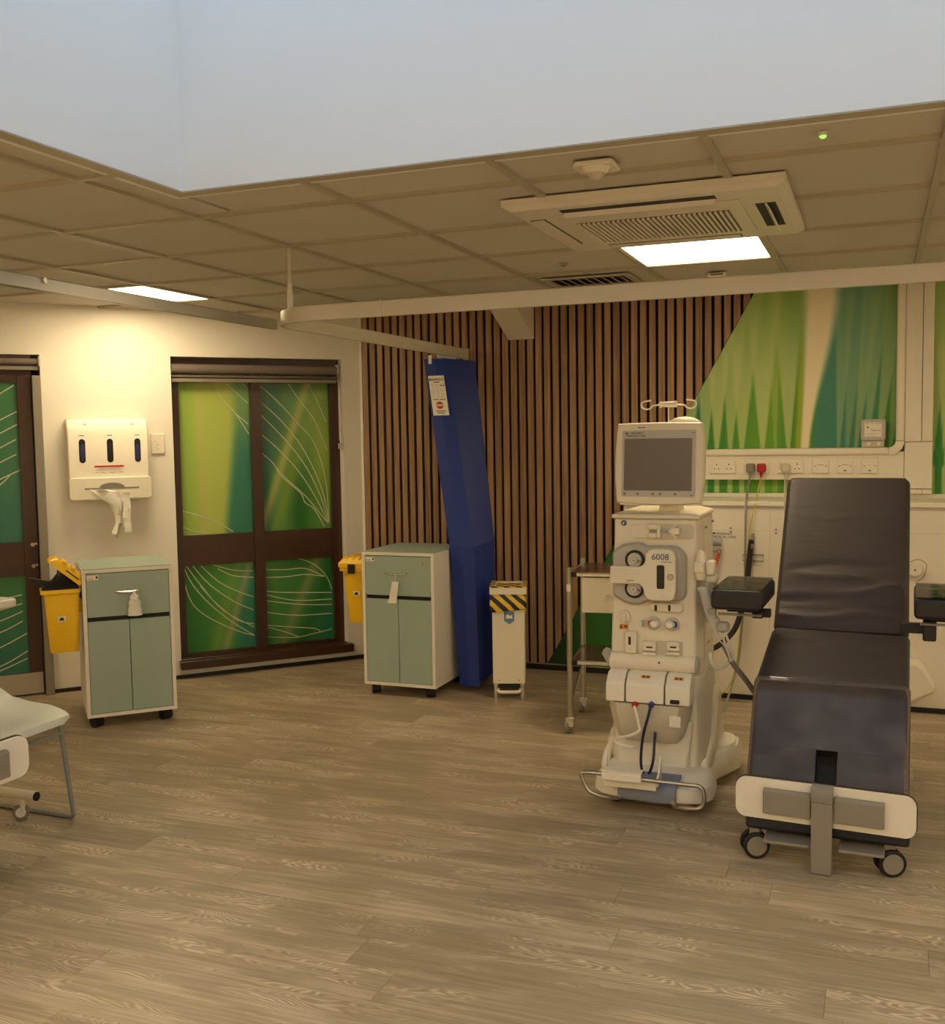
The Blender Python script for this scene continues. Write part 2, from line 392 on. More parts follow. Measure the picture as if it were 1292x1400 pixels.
# ---- floor with planks
floor = struct(MB().prism(room, 'z', -.12, -.004).build('floor', FLOORM))
PW, PL = .152, 1.30
known = {0: -1.41, 1: -.692, 2: -1.155, 7: -1.69, -1: -.064, 3: -2.05, 4: -.30, 5: -1.75, 6: -.85}
fullplank = None
k0 = -12
for k in range(k0, 23):
    y0 = 2.773-PW+PW*k; y1 = y0+PW
    ph = known.get(k, random.uniform(0, PL)); ph = ph % PL
    x = RX0-PL+((ph-RX0) % PL)
    while x < 2.6:
        poly = [(x+.0005, y0+.0005), (x+PL-.0005, y0+.0005), (x+PL-.0005, y1-.0005), (x+.0005, y1-.0005)]
        cp = clip(poly, HP)
        if cp:
            full = len(cp) == 4 and all(a in poly for a in cp)
            c = Vector((x+PL/2, (y0+y1)/2, 0)); g = Vector((0, 0, 0))
            if full and fullplank:
                o = bpy.data.objects.new('plank', fullplank); COL.objects.link(o)
            else:
                o = MB().prism([(p[0]-c.x, p[1]-c.y) for p in cp], 'z', -.004, 0).build('plank', FLOORM)
                dl = Vector(o.location); o.data.transform(Matrix.Translation(dl)); o.location = (0, 0, 0)
                if full: fullplank = o.data
            o.parent = floor; o.location = c-Vector(floor.location)
        x += PL
# ---- walls
wl = MB(ML)
W0, W1, WZ0, WZ1 = .135, 1.212, .06, 1.96
D0, D1, DZ = 1.94, 2.88, 1.955
for a, b, z0, z1 in ((-.1, W0, 0, 2.6), (W1, D0, 0, 2.6), (D1, SL+.1, 0, 2.6), (W0, W1, 0, WZ0), (W0, W1, WZ1, 2.6), (D0, D1, DZ, 2.6)):
    wl.box(a, b, -.22, 0, z0, z1)
wall_left = struct(wl.build('wall_left', WALL))
wall_back = struct(MB().box(CXW-.15, RX1+.2, YW, YW+.2, 0, 2.6).build('wall_back', WALL))
struct(MB().box(RX1, RX1+.2, RY0-.2, YW, 0, 2.6).build('wall_right', WALL))
struct(MB().box(RX0-.2, RX1, RY0-.2, RY0, 0, 2.6).build('wall_front', WALL))
struct(MB().box(RX0-.2, RX0, RY0, 3.9, 0, 2.6).build('wall_far_left', WALL))
# skirtings
sk = MB(ML); sk.box(.0, D0, .001, .012, 0, .022)
struct(sk.build('baseboard_left', SKIRT))
sk = MB(); sk.box(CXW, -1.335, YW-.012, YW-.001, 0, .035)
bb = struct(sk.build('baseboard_back', SKIRT)); bx('trim_strip', CHROME, bb, CXW, -1.335, YW-.016, YW-.001, .035, .043)
# ---- ceiling
_e = .081
ceil = struct(MB().box(RX0, RX1, RY0, SY0-_e, ZC+.03, ZC+.06).box(RX0, RX1, SY1+_e, YW, ZC+.03, ZC+.06).box(RX0, SX0-_e, SY0-_e, SY1+_e, ZC+.03, ZC+.06).box(SX1+_e, RX1, SY0-_e, SY1+_e, ZC+.03, ZC+.06).build('ceiling', TILE))
GX, GY, G = -1.638, 3.13, .6
LIGHTS = [(-4.038, 4.33), (-1.038, 4.33), (1.962, 4.33), (-4.038, 1.33), (-2.838, -.47), (-1.638, -.47), (.162, -.47), (1.362, -.47), (2.562, 1.93), (-2.838, -1.67), (-1.038, -1.67), (.762, -1.67), (1.962, -1.67), (-4.038, -.47)]
tilemesh = None
def rects_minus(x0, x1, y0, y1):
    hx0, hx1, hy0, hy1 = SX0-.05, SX1+.05, SY0-.05, SY1+.05
    if x1 <= hx0 or x0 >= hx1 or y1 <= hy0 or y0 >= hy1: return [(x0, x1, y0, y1)]
    r = []
    if x0 < hx0: r.append((x0, hx0, y0, y1))
    if x1 > hx1: r.append((hx1, x1, y0, y1))
    a, b = max(x0, hx0), min(x1, hx1)
    if y0 < hy0: r.append((a, b, y0, hy0))
    if y1 > hy1: r.append((a, b, hy1, y1))
    return [q for q in r if q[1]-q[0] > .02 and q[3]-q[2] > .02]
for i in range(-7, 9):
    for j in range(-10, 6):
        cx0, cy0 = GX+G*i, GY+G*j
        if any(abs(cx0-a) < .05 and abs(cy0-b) < .05 for a, b in LIGHTS): continue
        for (x0, x1, y0, y1) in rects_minus(cx0, cx0+G, cy0, cy0+G):
            e = .011
            poly = [(x0+e, y0+e), (x1-e, y0+e), (x1-e, y1-e), (x0+e, y1-e)]
            cp = clip(poly, HP)
            if not cp: continue
            full = len(cp) == 4 and all(a in poly for a in cp) and x1-x0 > .59 and y1-y0 > .59
            c = Vector(((x0+x1)/2, (y0+y1)/2, ZC))
            if full and tilemesh: o = bpy.data.objects.new('ceiling_tile', tilemesh); COL.objects.link(o)
            else:
                o = MB().prism([(p[0]-c.x, p[1]-c.y) for p in cp], 'z', .007, .020).build('ceiling_tile', TILE)
                dl = Vector(o.location); o.data.transform(Matrix.Translation(dl)); o.location = (0, 0, 0)
                if full: tilemesh = o.data
            o.parent = ceil; o.location = c-Vector(ceil.location)
def bar(poly):
    for hp in [None]:
        cp = clip(poly, HP)
        if cp: MB().prism(cp, 'z', ZC-.005, ZC+.012).build('grid_bar', TBAR, ceil)
HW = .012
for i in range(-6, 9):
    x = GX+G*i
    for a, b in (((RY0, SY0-.05), (SY1+.05, YW)) if SX0-.05 < x < SX1+.05 else ((RY0, YW),)):
        bar([(x-HW, a), (x+HW, a), (x+HW, b), (x-HW, b)])
for j in range(-9, 5):
    y = GY+G*j
    for a, b in (((RX0, SX0-.05), (SX1+.05, RX1)) if SY0-.05 < y < SY1+.05 else ((RX0, RX1),)):
        xs = [a]+[GX+G*i for i in range(-7, 9) if a < GX+G*i < b]+[b]
        for x0, x1 in zip(xs[:-1], xs[1:]):
            x0_ = x0+HW if x0 != a else x0; x1_ = x1-HW if x1 != b else x1
            if x1_-x0_ > .02: bar([(x0_, y-HW), (x1_, y-HW), (x1_, y+HW), (x0_, y+HW)])
# roof light shaft
sh = MB(); t = .08
sh.box(SX0-t, SX1+t, SY1, SY1+t, ZC-.002, SZ).box(SX0-t, SX1+t, SY0-t, SY0, ZC-.002, SZ).box(SX0-t, SX0, SY0, SY1, ZC-.002, SZ).box(SX1, SX1+t, SY0, SY1, ZC-.002, SZ)
shaft = struct(sh.build('trim_1', SHAFT)); shaft['label'] = 'tall plain shaft of the roof light in the ceiling'
tr = MB(); e = .05; z0, z1 = ZC-.006, ZC+.01
z1 = ZC-.003
tr.box(SX0-e, SX1+e, SY1, SY1+e, z0, z1).box(SX0-e, SX0, SY0, SY1, z0, z1).box(SX1, SX1+e, SY0, SY1, z0, z1).box(SX0-e, SX1+e, SY0-e, SY0, z0, z1)
struct(tr.build('trim_2', TBAR))
# ---- light panels
DIFF = emit('lit_diffuser', LAMP, LAMPK)
lab = {0: 'lit square ceiling light panel above the glove dispenser wall', 1: 'lit square ceiling light panel beside the air conditioning cassette'}
for i, (x, y) in enumerate(LIGHTS):
    t = thing('ceiling_light', (x+.3, y+.3, ZC-.003), 0, lab.get(i, 'lit square ceiling light panel out of view behind the camera'), 'ceiling light', 'square ceiling light panels')
    f = MB()
    for a in ((.01, .59, .01, .022), (.01, .59, .578, .59), (.01, .022, .022, .578), (.578, .59, .022, .578)): f.box(x+a[0], x+a[1], y+a[2], y+a[3], ZC-.003, ZC+.012)
    f.each('frame_side', TBAR, t)
    bx('diffuser', DIFF, t, x+.022, x+.578, y+.022, y+.578, ZC+.001, ZC+.008)
# ================================================================== SLANTED WALL: window, door, blinds
def strips(parent, lists, conv, off, wdt, m, lim=None):
    b = MB(ML)
    for pts in lists:
        q = smooth_path([Vector((*conv(*p), 0)) for p in pts], 4)
        for a, c in zip(q[:-1], q[1:]):
            if lim and not (lim[0]+.004 < min(a.x, c.x) and max(a.x, c.x) < lim[1]-.004 and lim[2]+.004 < min(a.y, c.y) and max(a.y, c.y) < lim[3]-.004): continue
            d = (c-a).normalized(); n = Vector((-d.y, d.x, 0))*wdt/2; e = d*wdt*.3
            P = [a-e-n, c+e-n, c+e+n, a-e+n]
            b.add([(p.x, off, p.y) for p in P]+[(p.x, off+.0015, p.y) for p in P], [(3, 2, 1, 0), (4, 5, 6, 7), (0, 1, 5, 4), (1, 2, 6, 5), (2, 3, 7, 6), (3, 0, 4, 7)])
    o = b.build('printed_lines', m, parent); o['kind'] = 'stuff'; return o
LINEM = mat('pale_line_print', (206, 206, 170), .4, var=.02)
def leaf_col(X, Z):
    """window print: X 0 (left edge) .. 1, Z 0 (bottom) .. 1 (top)"""
    c = mixc((132, 164, 66), (162, 176, 84), sstep(.0, .2, X))
    c = mixc(c, (172, 168, 96), .6*math.exp(-((X-.13-.03*(1-Z))/.025)**2)*sstep(.25, .5, Z))
    teal = sstep(.28, .36, X+.04*math.sin(Z*5))*(1-sstep(.52, .7, X-.1*(1-Z)))*sstep(.2, .4, Z)*(1-.55*sstep(.7, .95, Z))
    c = mixc(c, (44, 112, 92), teal)
    c = mixc(c, (58, 120, 56), sstep(.55, .8, X)*.8)
    c = mixc(c, (36, 88, 72), math.exp(-((X-.62)/.1)**2-((Z-.9)/.2)**2)*.9)
    c = mixc(c, (30, 92, 34), math.exp(-((X-.78)/.09)**2-((Z-.5)/.2)**2)*.9)
    d = (X-.5)-(Z-.42)*.62
    c = mixc(c, (176, 172, 92), .75*math.exp(-(d/.035)**2)*sstep(.25, .55, Z)); c = mixc(c, (124, 150, 50), .6*math.exp(-((d-.09)/.05)**2)*sstep(.2, .5, Z))
    c = mixc(c, (160, 172, 62), .7*math.exp(-((X-.95)/.08)**2-((Z-.75)/.2)**2))
    low = 1-sstep(.30, .40, Z)
    d2 = (X-.28)-(Z-.05)*.55
    cl = mixc((36, 104, 40), (72, 134, 60), sstep(0, .25, X)); cl = mixc(cl, (40, 116, 92), sstep(.28, .4, X)*(1-sstep(.45, .6, X)))
    cl = mixc(cl, (58, 116, 60), sstep(.5, .7, X)); cl = mixc(cl, (150, 152, 96), .75*math.exp(-(d2/.03)**2)); cl = mixc(cl, (110, 148, 60), .7*math.exp(-((d2+.07)/.04)**2))
    d3 = (X-.72)-(Z-.1)*.8; cl = mixc(cl, (140, 140, 90), .6*math.exp(-(d3/.04)**2)); cl = mixc(cl, (30, 92, 40), .8*math.exp(-((d3-.14)/.06)**2)); cl = mixc(cl, (34, 110, 84), math.exp(-((X-.98)/.12)**2-((Z-.05)/.1)**2))
    c = mixc(c, cl, low); return tuple(min(255, v*1.12) for v in c)
win = struct(thing('window_1', ML @ Vector(((W0+W1)/2, -.08, WZ0)), TH+math.pi))
FO0, FO1 = -.13, -.065
S0, S1, S2, S3 = .198, .655, .720, 1.160           # pane limits along the wall (right pane, left pane)
ZR = (.132, .680, .867, 1.885)
fr = []
bx('frame_stile', DARKWOOD, win, W0+.001, S0, FO0, FO1, .116, WZ1-.001, xf=ML)
bx('frame_stile', DARKWOOD, win, S3, W1-.001, FO0, FO1, .116, WZ1-.001, xf=ML)
bx('mullion', DARKWOOD, win, S1, S2, FO0, FO1+.012, .116, WZ1-.001, xf=ML)
for a, b in ((S0, S1), (S2, S3)):
    bx('mid_rail', DARKWOODH, win, a, b, FO0, FO1-.004, ZR[1], ZR[2], xf=ML)
    bx('bottom_rail', DARKWOODH, win, a, b, FO0, FO1, .116, ZR[0], xf=ML)
    bx('head_rail', DARKWOODH, win, a, b, FO0, FO1, ZR[3], WZ1-.001, xf=ML)
sill = MB(ML); sill.prism([(-.12, .085), (.05, .085), (.062, .075), (.062, .062), (-.12, .062)], 'x', W0+.002, W1-.002)
sill = MB(ML); sill.box(W0+.002, W1-.002, -.13, .001, WZ0+.001, .116).box(W0-.02, W1+.012, .001, .062, WZ0, .112)
sill.build('window_sill', DARKWOODH, win, bevel=.006)
c5 = lambda x, y: lw(220+x/3.045, 470+y/3.045, -.1)
PL_LINES = {
 (1, 1): [[(215, 165), (260, 235), (310, 290), (365, 375)], [(310, 290), (340, 315), (363, 335)], [(270, 165), (320, 210), (360, 245)], [(338, 165), (350, 176), (360, 188)], [(82, 695), (150, 712), (230, 740), (300, 782)], [(87, 762), (140, 780), (195, 787)]],
 (0, 1): [[(412, 175), (480, 235), (560, 320), (630, 400), (670, 500), (690, 600), (700, 740)], [(412, 240), (500, 320), (580, 420), (640, 530), (680, 640), (699, 740)], [(414, 295), (480, 360), (560, 450), (620, 540), (670, 650), (697, 745)], [(416, 375), (500, 450), (580, 540), (650, 650), (694, 745)], [(420, 455), (470, 500), (500, 550), (580, 620), (600, 660), (640, 690), (680, 760)], [(530, 168), (580, 240), (640, 320), (690, 440)], [(612, 168), (650, 240), (686, 325)], [(460, 490), (520, 560), (600, 632), (690, 740)]],
 (1, 0): [[(94, 928), (130, 1000), (200, 1080), (300, 1160), (388, 1212)], [(106, 926), (170, 1010), (260, 1110), (388, 1178)], [(132, 924), (200, 1000), (300, 1070), (386, 1108)], [(166, 924), (240, 990), (320, 1030), (384, 1053)], [(94, 985), (130, 1080), (200, 1140), (320, 1195), (388, 1213)], [(217, 920), (300, 942), (383, 945)], [(237, 937), (300, 965), (384, 972)], [(166, 1010), (230, 1080), (320, 1150), (388, 1165)]],
 (0, 0): [[(436, 940), (520, 940), (600, 935), (680, 968)], [(436, 973), (520, 970), (600, 960), (680, 968)], [(442, 897), (560, 892), (640, 920), (690, 970), (710, 1020)], [(440, 1030), (520, 1035), (710, 1035)], [(440, 1045), (560, 1068), (710, 1062)], [(442, 1070), (580, 1085), (710, 1085)], [(444, 1118), (560, 1130), (710, 1122)], [(446, 1172), (560, 1180), (640, 1185), (668, 1200)], [(446, 1220), (560, 1222), (640, 1205), (710, 1187)], [(446, 1180), (520, 1200), (575, 1220)]]}
for ci, (a, b) in enumerate(((S0, S1), (S2, S3))):
    for ri, (z0, z1) in enumerate(((ZR[0], ZR[1]), (ZR[2], ZR[3]))):
        pane = colour_grid('pane', PANEM, win, lambda u, v, a=a, b=b, z0=z0, z1=z1: leaf_col(((S3-(a+(b-a)*(1-u)))/(S3-S0)), ((z0+(z1-z0)*v)-ZR[0])/(1.81-ZR[0])),
                           lambda u, v, a=a, b=b, z0=z0, z1=z1: ML @ Vector((a+(b-a)*(1-u), -.1, z0+(z1-z0)*v)), 44, 60)
        strips(pane, PL_LINES[(ci, ri)], c5, -.0995, .0058, LINEM)
        MB(ML).box(a, b, -.112, -.104, z0, z1).build('pane_backing', BLACK, win)
# door
door = struct(thing('door_1', ML @ Vector(((D0+D1)/2, -.05, 0)), TH+math.pi))
DO0, DO1 = -.03, .012
df = MB(ML); df.box(D0+.001, D0+.048, -.12, .05, 0, DZ-.12).box(D1-.048, D1-.001, -.12, .05, 0, DZ-.12)
df.each('door_frame', GREYM, door, bevel=.004)
bx('door_frame_head', DARKWOODH, door, D0+.048, D1-.048, -.12, .0, 1.84, DZ-.001, xf=ML)
a0, a1 = D0+.052, D1-.052
bx('door_stile', DARKWOOD, door, a0, a0+.075, DO0, DO1, .012, 1.838, xf=ML, bevel=.003)
bx('door_stile', DARKWOOD, door, a1-.075, a1, DO0, DO1, .012, 1.838, xf=ML, bevel=.003)
bx('door_rail', DARKWOODH, door, a0+.075, a1-.075, DO0, DO1, .70, .893, xf=ML)
bx('door_rail', DARKWOODH, door, a0+.075, a1-.075, DO0, DO1, .012, .135, xf=ML)
bx('door_rail', DARKWOODH, door, a0+.075, a1-.075, DO0, DO1, 1.80, 1.838, xf=ML)
bx('kick_plate', KICK, door, a0+.006, a1-.006, DO1, DO1+.003, .014, .135, xf=ML)
lkp = MB(ML)
for z in (.875, .752):
    lkp.cyl((a0+.03, DO1, z), (a0+.03, DO1+.012, z), .011).cyl((a0+.012, DO1, z+.005), (a0+.012, DO1+.012, z+.005), .007)
lkp.each('lock_cylinder', STEEL, door, smooth=True)
def door_col(X, Z):
    c = mixc((122, 156, 64), (58, 120, 66), sstep(.0, .35, X)); c = mixc(c, (44, 112, 100), sstep(.3, .6, X)*(1-Z)); c = mixc(c, (150, 166, 70), .7*math.exp(-((X-.12-.2*Z)/.06)**2)); return mixc(c, (40, 100, 40), .7*math.exp(-((X-.5)/.15)**2))
d4 = lambda x, y: lw(x/4.667, 470+y/4.667, -.008); d6 = lambda x, y: lw(x/3.5, 740+y/3.5, -.008)
DL = {1: [[(-300, 500), (0, 318), (100, 256)], [(-300, 650), (0, 487), (106, 433)], [(-300, 740), (0, 572), (109, 515)], [(-300, 830), (0, 665), (115, 603)], [(-300, 920), (0, 758), (121, 698)], [(-300, 1010), (0, 865), (124, 808)], [(-200, 1050), (0, 900), (60, 842)]],
      0: [[(-200, 330), (0, 280), (124, 252)], [(-200, 380), (0, 330), (126, 292)], [(-200, 440), (0, 382), (128, 325)], [(-200, 490), (0, 437), (128, 370)], [(-200, 600), (0, 510), (130, 440)], [(-200, 660), (0, 600), (132, 525)], [(-100, 640), (0, 620), (132, 560)]]}
for r_, (z0, z1) in ((0, (.135, .70)), (1, (.893, 1.80))):
    a, b = a0+.075, a1-.075
    for ln_ in DL[r_]:                          # carry the lines on across the whole pane
        (xa_, ya_), (xb_, yb_) = ln_[0], ln_[1]
        for k in range(14): ln_.insert(0, (ln_[0][0]+(xa_-xb_)*.3, ln_[0][1]+(ya_-yb_)*.3*(1-.06*k)))
    pane = colour_grid('pane', PANEM, door, lambda u, v: door_col(1-u if False else u, v), lambda u, v, z0=z0, z1=z1: ML @ Vector((b+(a-b)*u, -.009, z0+(z1-z0)*v)), 40, 40)
    strips(pane, DL[r_], d4 if r_ else d6, -.008, .0058, LINEM, (a, b, z0, z1))
    MB(ML).box(a, b, -.02, -.012, z0, z1).build('pane_backing', BLACK, door)
bx('door_leak_blocker', BLACK, door, D0-.02, D1+.02, -.26, -.225, -.02, DZ+.05, xf=ML)  # unseen board added behind the door to block leaking sky light
bx('window_leak_blocker', BLACK, win, W0-.02, W1+.02, -.26, -.225, .02, WZ1+.05, xf=ML)  # unseen board added outside the window to keep sky light out
bx('floor_leak_blocker', GREYM, door, D0-.01, D1+.01, -.222, .0, -.1, .004, xf=ML)  # slab added to close the sky leak under the door
# blinds
def blind(a, b, zt, zb, off, label):
    t = thing('roller_blind', ML @ Vector(((a+b)/2, off, zb)), TH+math.pi, label, 'blind')
    h = zt-zb
    def arc(c0, c1, r, n=7): return [(c0+r*math.cos(math.radians(100-200*i/(n-1))), c1+r*math.sin(math.radians(100-200*i/(n-1)))) for i in range(n)]
    r = h*.24
    MB(ML).prism([(off-.03, zt-.012)]+arc(off, zt-.012-r, r)+[(off-.03, zt-.012-2*r)], 'x', a, b).build('roller', BLIND, t, smooth=True)
    MB(ML).prism([(off-.03, zt-.02-2*r)]+[(off+.018*math.sin(math.pi*i/5)*.7, zt-.02-2*r-(h-2*r-.045)*i/5) for i in range(6)]+[(off-.03, zb+.025)], 'x', a, b).build('fabric_roll', BLIND, t, smooth=True)
    MB(ML).box(a, b, off-.02, off+.008, zb, zb+.022).build('bottom_bar', GREYM, t, bevel=.003)
    bk = MB(ML); bk.box(a-.012, a, off-.03, off+.03, zt-.06, zt-.004); bk.build('bracket', LGREY, t, bevel=.004)
    return t
b1 = blind(W0+.028, W1-.006, WZ1-.03, 1.808, -.03, 'grey roller blind rolled up over the window beside the slatted wall')
ch = MB(ML); ch.tube([(W0+.012, .0, 1.90), (W0+.012, .004, 1.42)], .0025, 6).tube([(W0+.022, -.012, 1.90), (W0+.022, -.008, 1.44)], .0025, 6)
ch.each('pull_chain', LGREY, b1, smooth=True); bx('chain_end', LGREY, b1, W0+.004, W0+.03, -.014, .008, 1.385, 1.42, xf=ML)
blind(D0+.012, D1-.006, DZ-.012, 1.865, .03, 'grey roller blind rolled up above the glazed door')
# ================================================================== BACK WALL: slats, mural, service panel, trunking
bx('slat_backing', FELT, wall_back, CXW+.012, -.66, YW-.006, YW, .043, ZC-.001)
ZD = lambda X: (X+1.915)*(2.236/(1.915-.656))         # slanted cut between slats and mural
k = 0; PIT = .0535; x = CXW+.022; ST = YW-.024
slmesh = None
while x < -.66:
    x1 = x+.036; zb = max(.045, ZD(x)); zb1 = max(.045, ZD(x1))
    if zb < ZC-.03:
        if zb1 <= .045:
            if slmesh is None:
                o = MB().box(-.018, .018, ST, YW-.006, .045, ZC-.002).build('wall_slat', SLATM); o.data.transform(Matrix.Translation(o.location)); slmesh = o.data
            else: o = bpy.data.objects.new('wall_slat', slmesh); COL.objects.link(o)
            o.parent = wall_back; o.location = Vector((x+.018, 0, 0))-Vector(wall_back.location)
        else:
            c = x+.018; o = MB().prism([(x-c, zb), (x1-c, min(zb1, ZC-.004)), (x1-c, ZC-.002), (x-c, ZC-.002)], 'y', ST, YW-.006).build('wall_slat', SLATM)
            o.data.transform(Matrix.Translation(o.location)); o.parent = wall_back; o.location = Vector((c, 0, 0))-Vector(wall_back.location)
    x += PIT
bx('corner_trim', WALL, wall_back, CXW+.0, CXW+.018, YW-.026, YW-.001, .043, ZC-.001)
WEDGE = [  # X at foot, slant, half width per metre, strength
 (-.93, .02, .10, .8), (-.865, .03, .10, .9), (-.79, .04, .09, .8), (-.725, .02, .11, .85), (-.61, .00, .10, .9), (-.47, -.01, .085, .85), (-.54, -.02, .03, .4),
 (-.205, .06, .05, .7), (-.16, .10, .06, .6), (-.115, .16, .05, .85), (-.06, .12, .05, .8), (.0, .16, .05, .9), (.06, .16, .06, .7), (-1.02, .02, .12, .8), (-1.12, .02, .12, .8), (-1.25, .03, .1, .7), (-1.42, .03, .1, .6)]
ZM = 1.356
def mural_col(X, Z):
    z = Z-ZM
    c = mixc((44, 132, 40), (96, 158, 36), sstep(-1.0, -.6, X)); c = mixc(c, (70, 140, 34), sstep(-.55, -.45, X))
    c = mixc(c, (38, 122, 84), math.exp(-((X+.97)/.05)**2))
    bc = -.385+.085*sstep(-.1, .9, z)
    c = mixc(c, (60, 134, 112), sstep(bc+.01, bc+.07, X)); c = mixc(c, (62, 138, 36), sstep(-.08, .03, X-.12*z))
    c = mixc(c, (134, 170, 30), .8*math.exp(-((X+.56-.03*z)/.05)**2)*sstep(-.1, .4, z))
    up = sstep(.25, .95, z)
    c = mixc(c, mixc((118, 166, 60), (96, 150, 122), sstep(bc, bc+.08, X)), up*.75)
    c = mixc(c, (120, 158, 50), up*.7*sstep(-.05, .05, X))
    if z > -.4:
        for x0, sl, hw, st in WEDGE:
            cx = x0+sl*max(z, 0)*.6; wd = .006+hw*max(0, z+.05)+(.008 if z < -.1 else 0); d = abs(X-cx)/wd
            fade = 1-.55*sstep(.35, .9, z)
            c = mixc(c, (188, 204, 132) if X < -.3 else (150, 178, 128), st*fade*(1-sstep(.75, 1.25, d)))
    hwb = .026+.066*sstep(.0, .9, z)
    wb = 1-sstep(.55, 1.35, abs(X-bc)/hwb)
    c = mixc(c, (244, 230, 196), wb); c = mixc(c, (186, 190, 30), .75*math.exp(-((X-bc+hwb+.012)/.016)**2)*(1-sstep(.3, .8, z)))
    if X < -1.35:
        c = mixc((20, 52, 22), (54, 128, 38), sstep(-1.9, -1.5, X)); c = mixc(c, (100, 160, 50), .6*math.exp(-((X+1.32)/.1)**2))
    return c
nU, nV = 300, 90
XA, XB = -1.905, .09
def mpt(u, v):
    X = XA+(XB-XA)*u; zb = .043; zt = min(ZC-.001, max(zb+.002, ZD(X)))
    return Vector((X, YW-.007, zb+(zt-zb)*v))
mu = colour_grid('mural_print', PRINTM, wall_back, lambda u, v: mural_col(mpt(u, v).x, mpt(u, v).z), mpt, nU, nV)
mu['label'] = 'printed green mural of light rays beside the slatted panelling'
def mur2(X): return ((X-.27) % 1.05)-.93
colour_grid('mural_print', PRINTM, wall_back, lambda u, v: mural_col(mur2(.27+(RX1-.27)*u), 1.09+(ZC-1.09)*v), lambda u, v: Vector((.27+(RX1-.27)*u, YW-.007, 1.09+(ZC-1.09)*v)), 320, 60)
# lower boxed-out service panel with ledge
YP = 5.74
sp = struct(MB().box(-1.325, RX1, YP, YW-.008, 0, 1.055).build('trim_3', WPAN)); sp['label'] = 'boxed out white service panel along the lower wall'
bx('ledge', WHITE, sp, -1.345, RX1, YP-.018, YW-.008, 1.055, 1.082, bevel=.004)
bx('ledge_upstand', WHITE, sp, -1.325, RX1, YW-.03, YW-.008, 1.082, 1.105, bevel=.003)
struct(MB().box(-1.325, RX1, YP-.012, YP-.001, 0, .026).build('baseboard_right', SKIRT))
for x in (-.536, .36, 1.6):
    bx('panel_joint', CREAM2, sp, x, x+.002, YP-.001, YP+.002, .03, 1.05)
bx('panel_joint', CREAM2, sp, -1.3, .36, YP-.001, YP+.002, .921, .923)
sc = MB()
for px, py in ((999, 722), (999, 727), (1061, 724), (1061, 729)):
    X, Z = bw(px, py, YP); sc.cyl((X, YP-.003, Z), (X, YP+.001, Z), .006, n=8)
sc.each('screw_head', GREYM, sp)
X, Z = bw(990, 732, YP); text('FRESENIUS\nMEDICAL CARE', .017, MF(X+.002, YP-.001, Z), INK, sp, align='CENTER', sx=1.05)
X, Z = bw(973, 732, YP); lg = MB(); lg.prism([(X-.026, Z+.016), (X+.024, Z+.016), (X+.02, Z+.009), (X-.022, Z+.009)], 'y', YP-.0015, YP+.001).prism([(X-.014, Z+.004), (X+.012, Z+.004), (X+.006, Z-.002), (X-.008, Z-.002)], 'y', YP-.0015, YP+.001).prism([(X-.005, Z-.006), (X+.003, Z-.006), (X-.001, Z-.012)], 'y', YP-.0015, YP+.001); lg.each('chevron_emblem', INK, sp)
# trunking
tk = struct(thing('trim_4', (0, YW-.04, 1.1))); tk['label'] = 'white service trunking framing the green mural'
YT = YW-.055
bx('trunk_body', WHITE, tk, -1.32, .13, YT, YW-.008, 1.183, 1.335, bevel=.003)
lip = MB(); lip.box(-1.32, .055, YT-.018, YW-.008, 1.318, 1.357); lip.build('trunk_lip', WHITE, tk, bevel=.012, seg=3)
lip = MB(); lip.box(.088, .131, YT-.018, YW-.008, 1.39, ZC-.002); lip.build('trunk_lip', WHITE, tk, bevel=.012, seg=3)
arc = [(.055+.033*math.cos(math.radians(a)), 1.39+.033*math.sin(math.radians(a))) for a in range(270, 361, 15)]
arc2 = [(.055+.076*math.cos(math.radians(a)), 1.39+.072*math.sin(math.radians(a))) for a in range(360, 269, -15)]
MB().prism(arc+arc2, 'y', YT-.018, YW-.008).build('trunk_corner', WHITE, tk, smooth=True)
bx('column_panel', WPAN, tk, .132, .214, YT-.004, YW-.008, 1.387, ZC-.002, bevel=.002)
bx('column_panel', WPAN, tk, .217, .27, YT-.002, YW-.008, 1.387, ZC-.002, bevel=.002)
bx('column_panel', WPAN, tk, .132, .27, YT, YW-.008, 1.135, 1.384, bevel=.002)
bx('column_panel', WPAN, tk, .132, .22, YT, YW-.008, 1.106, 1.132, bevel=.002)
bx('column_panel', WPAN, tk, .222, .27, YT, YW-.008, 1.106, 1.132, bevel=.002)
bx('cover_joint', CREAM2, tk, -1.3, .05, YT-.001, YT+.002, 1.303, 1.3045); bx('cover_joint', CREAM2, tk, -1.3, .05, YT-.001, YT+.002, 1.213, 1.2145)
for x0, x1 in ((.16, .215), (.28, .305)): bx('ceiling_slot', BLACK, tk, x0, x1, YT-.02, YT-.003, ZC-.012, ZC-.001)
# knee brace
kb = MB(); xa, xb = -2.118, -1.953
kb.prism([(YW-.025, 2.036), (YW-.025, ZC-.001), (YW-.42, ZC-.001), (YW-.42, ZC-.012)], 'x', xa, xb)
o = struct(kb.build('trim_5', WPAN)); o['label'] = 'white boxed sloping roof brace over the slatted wall'
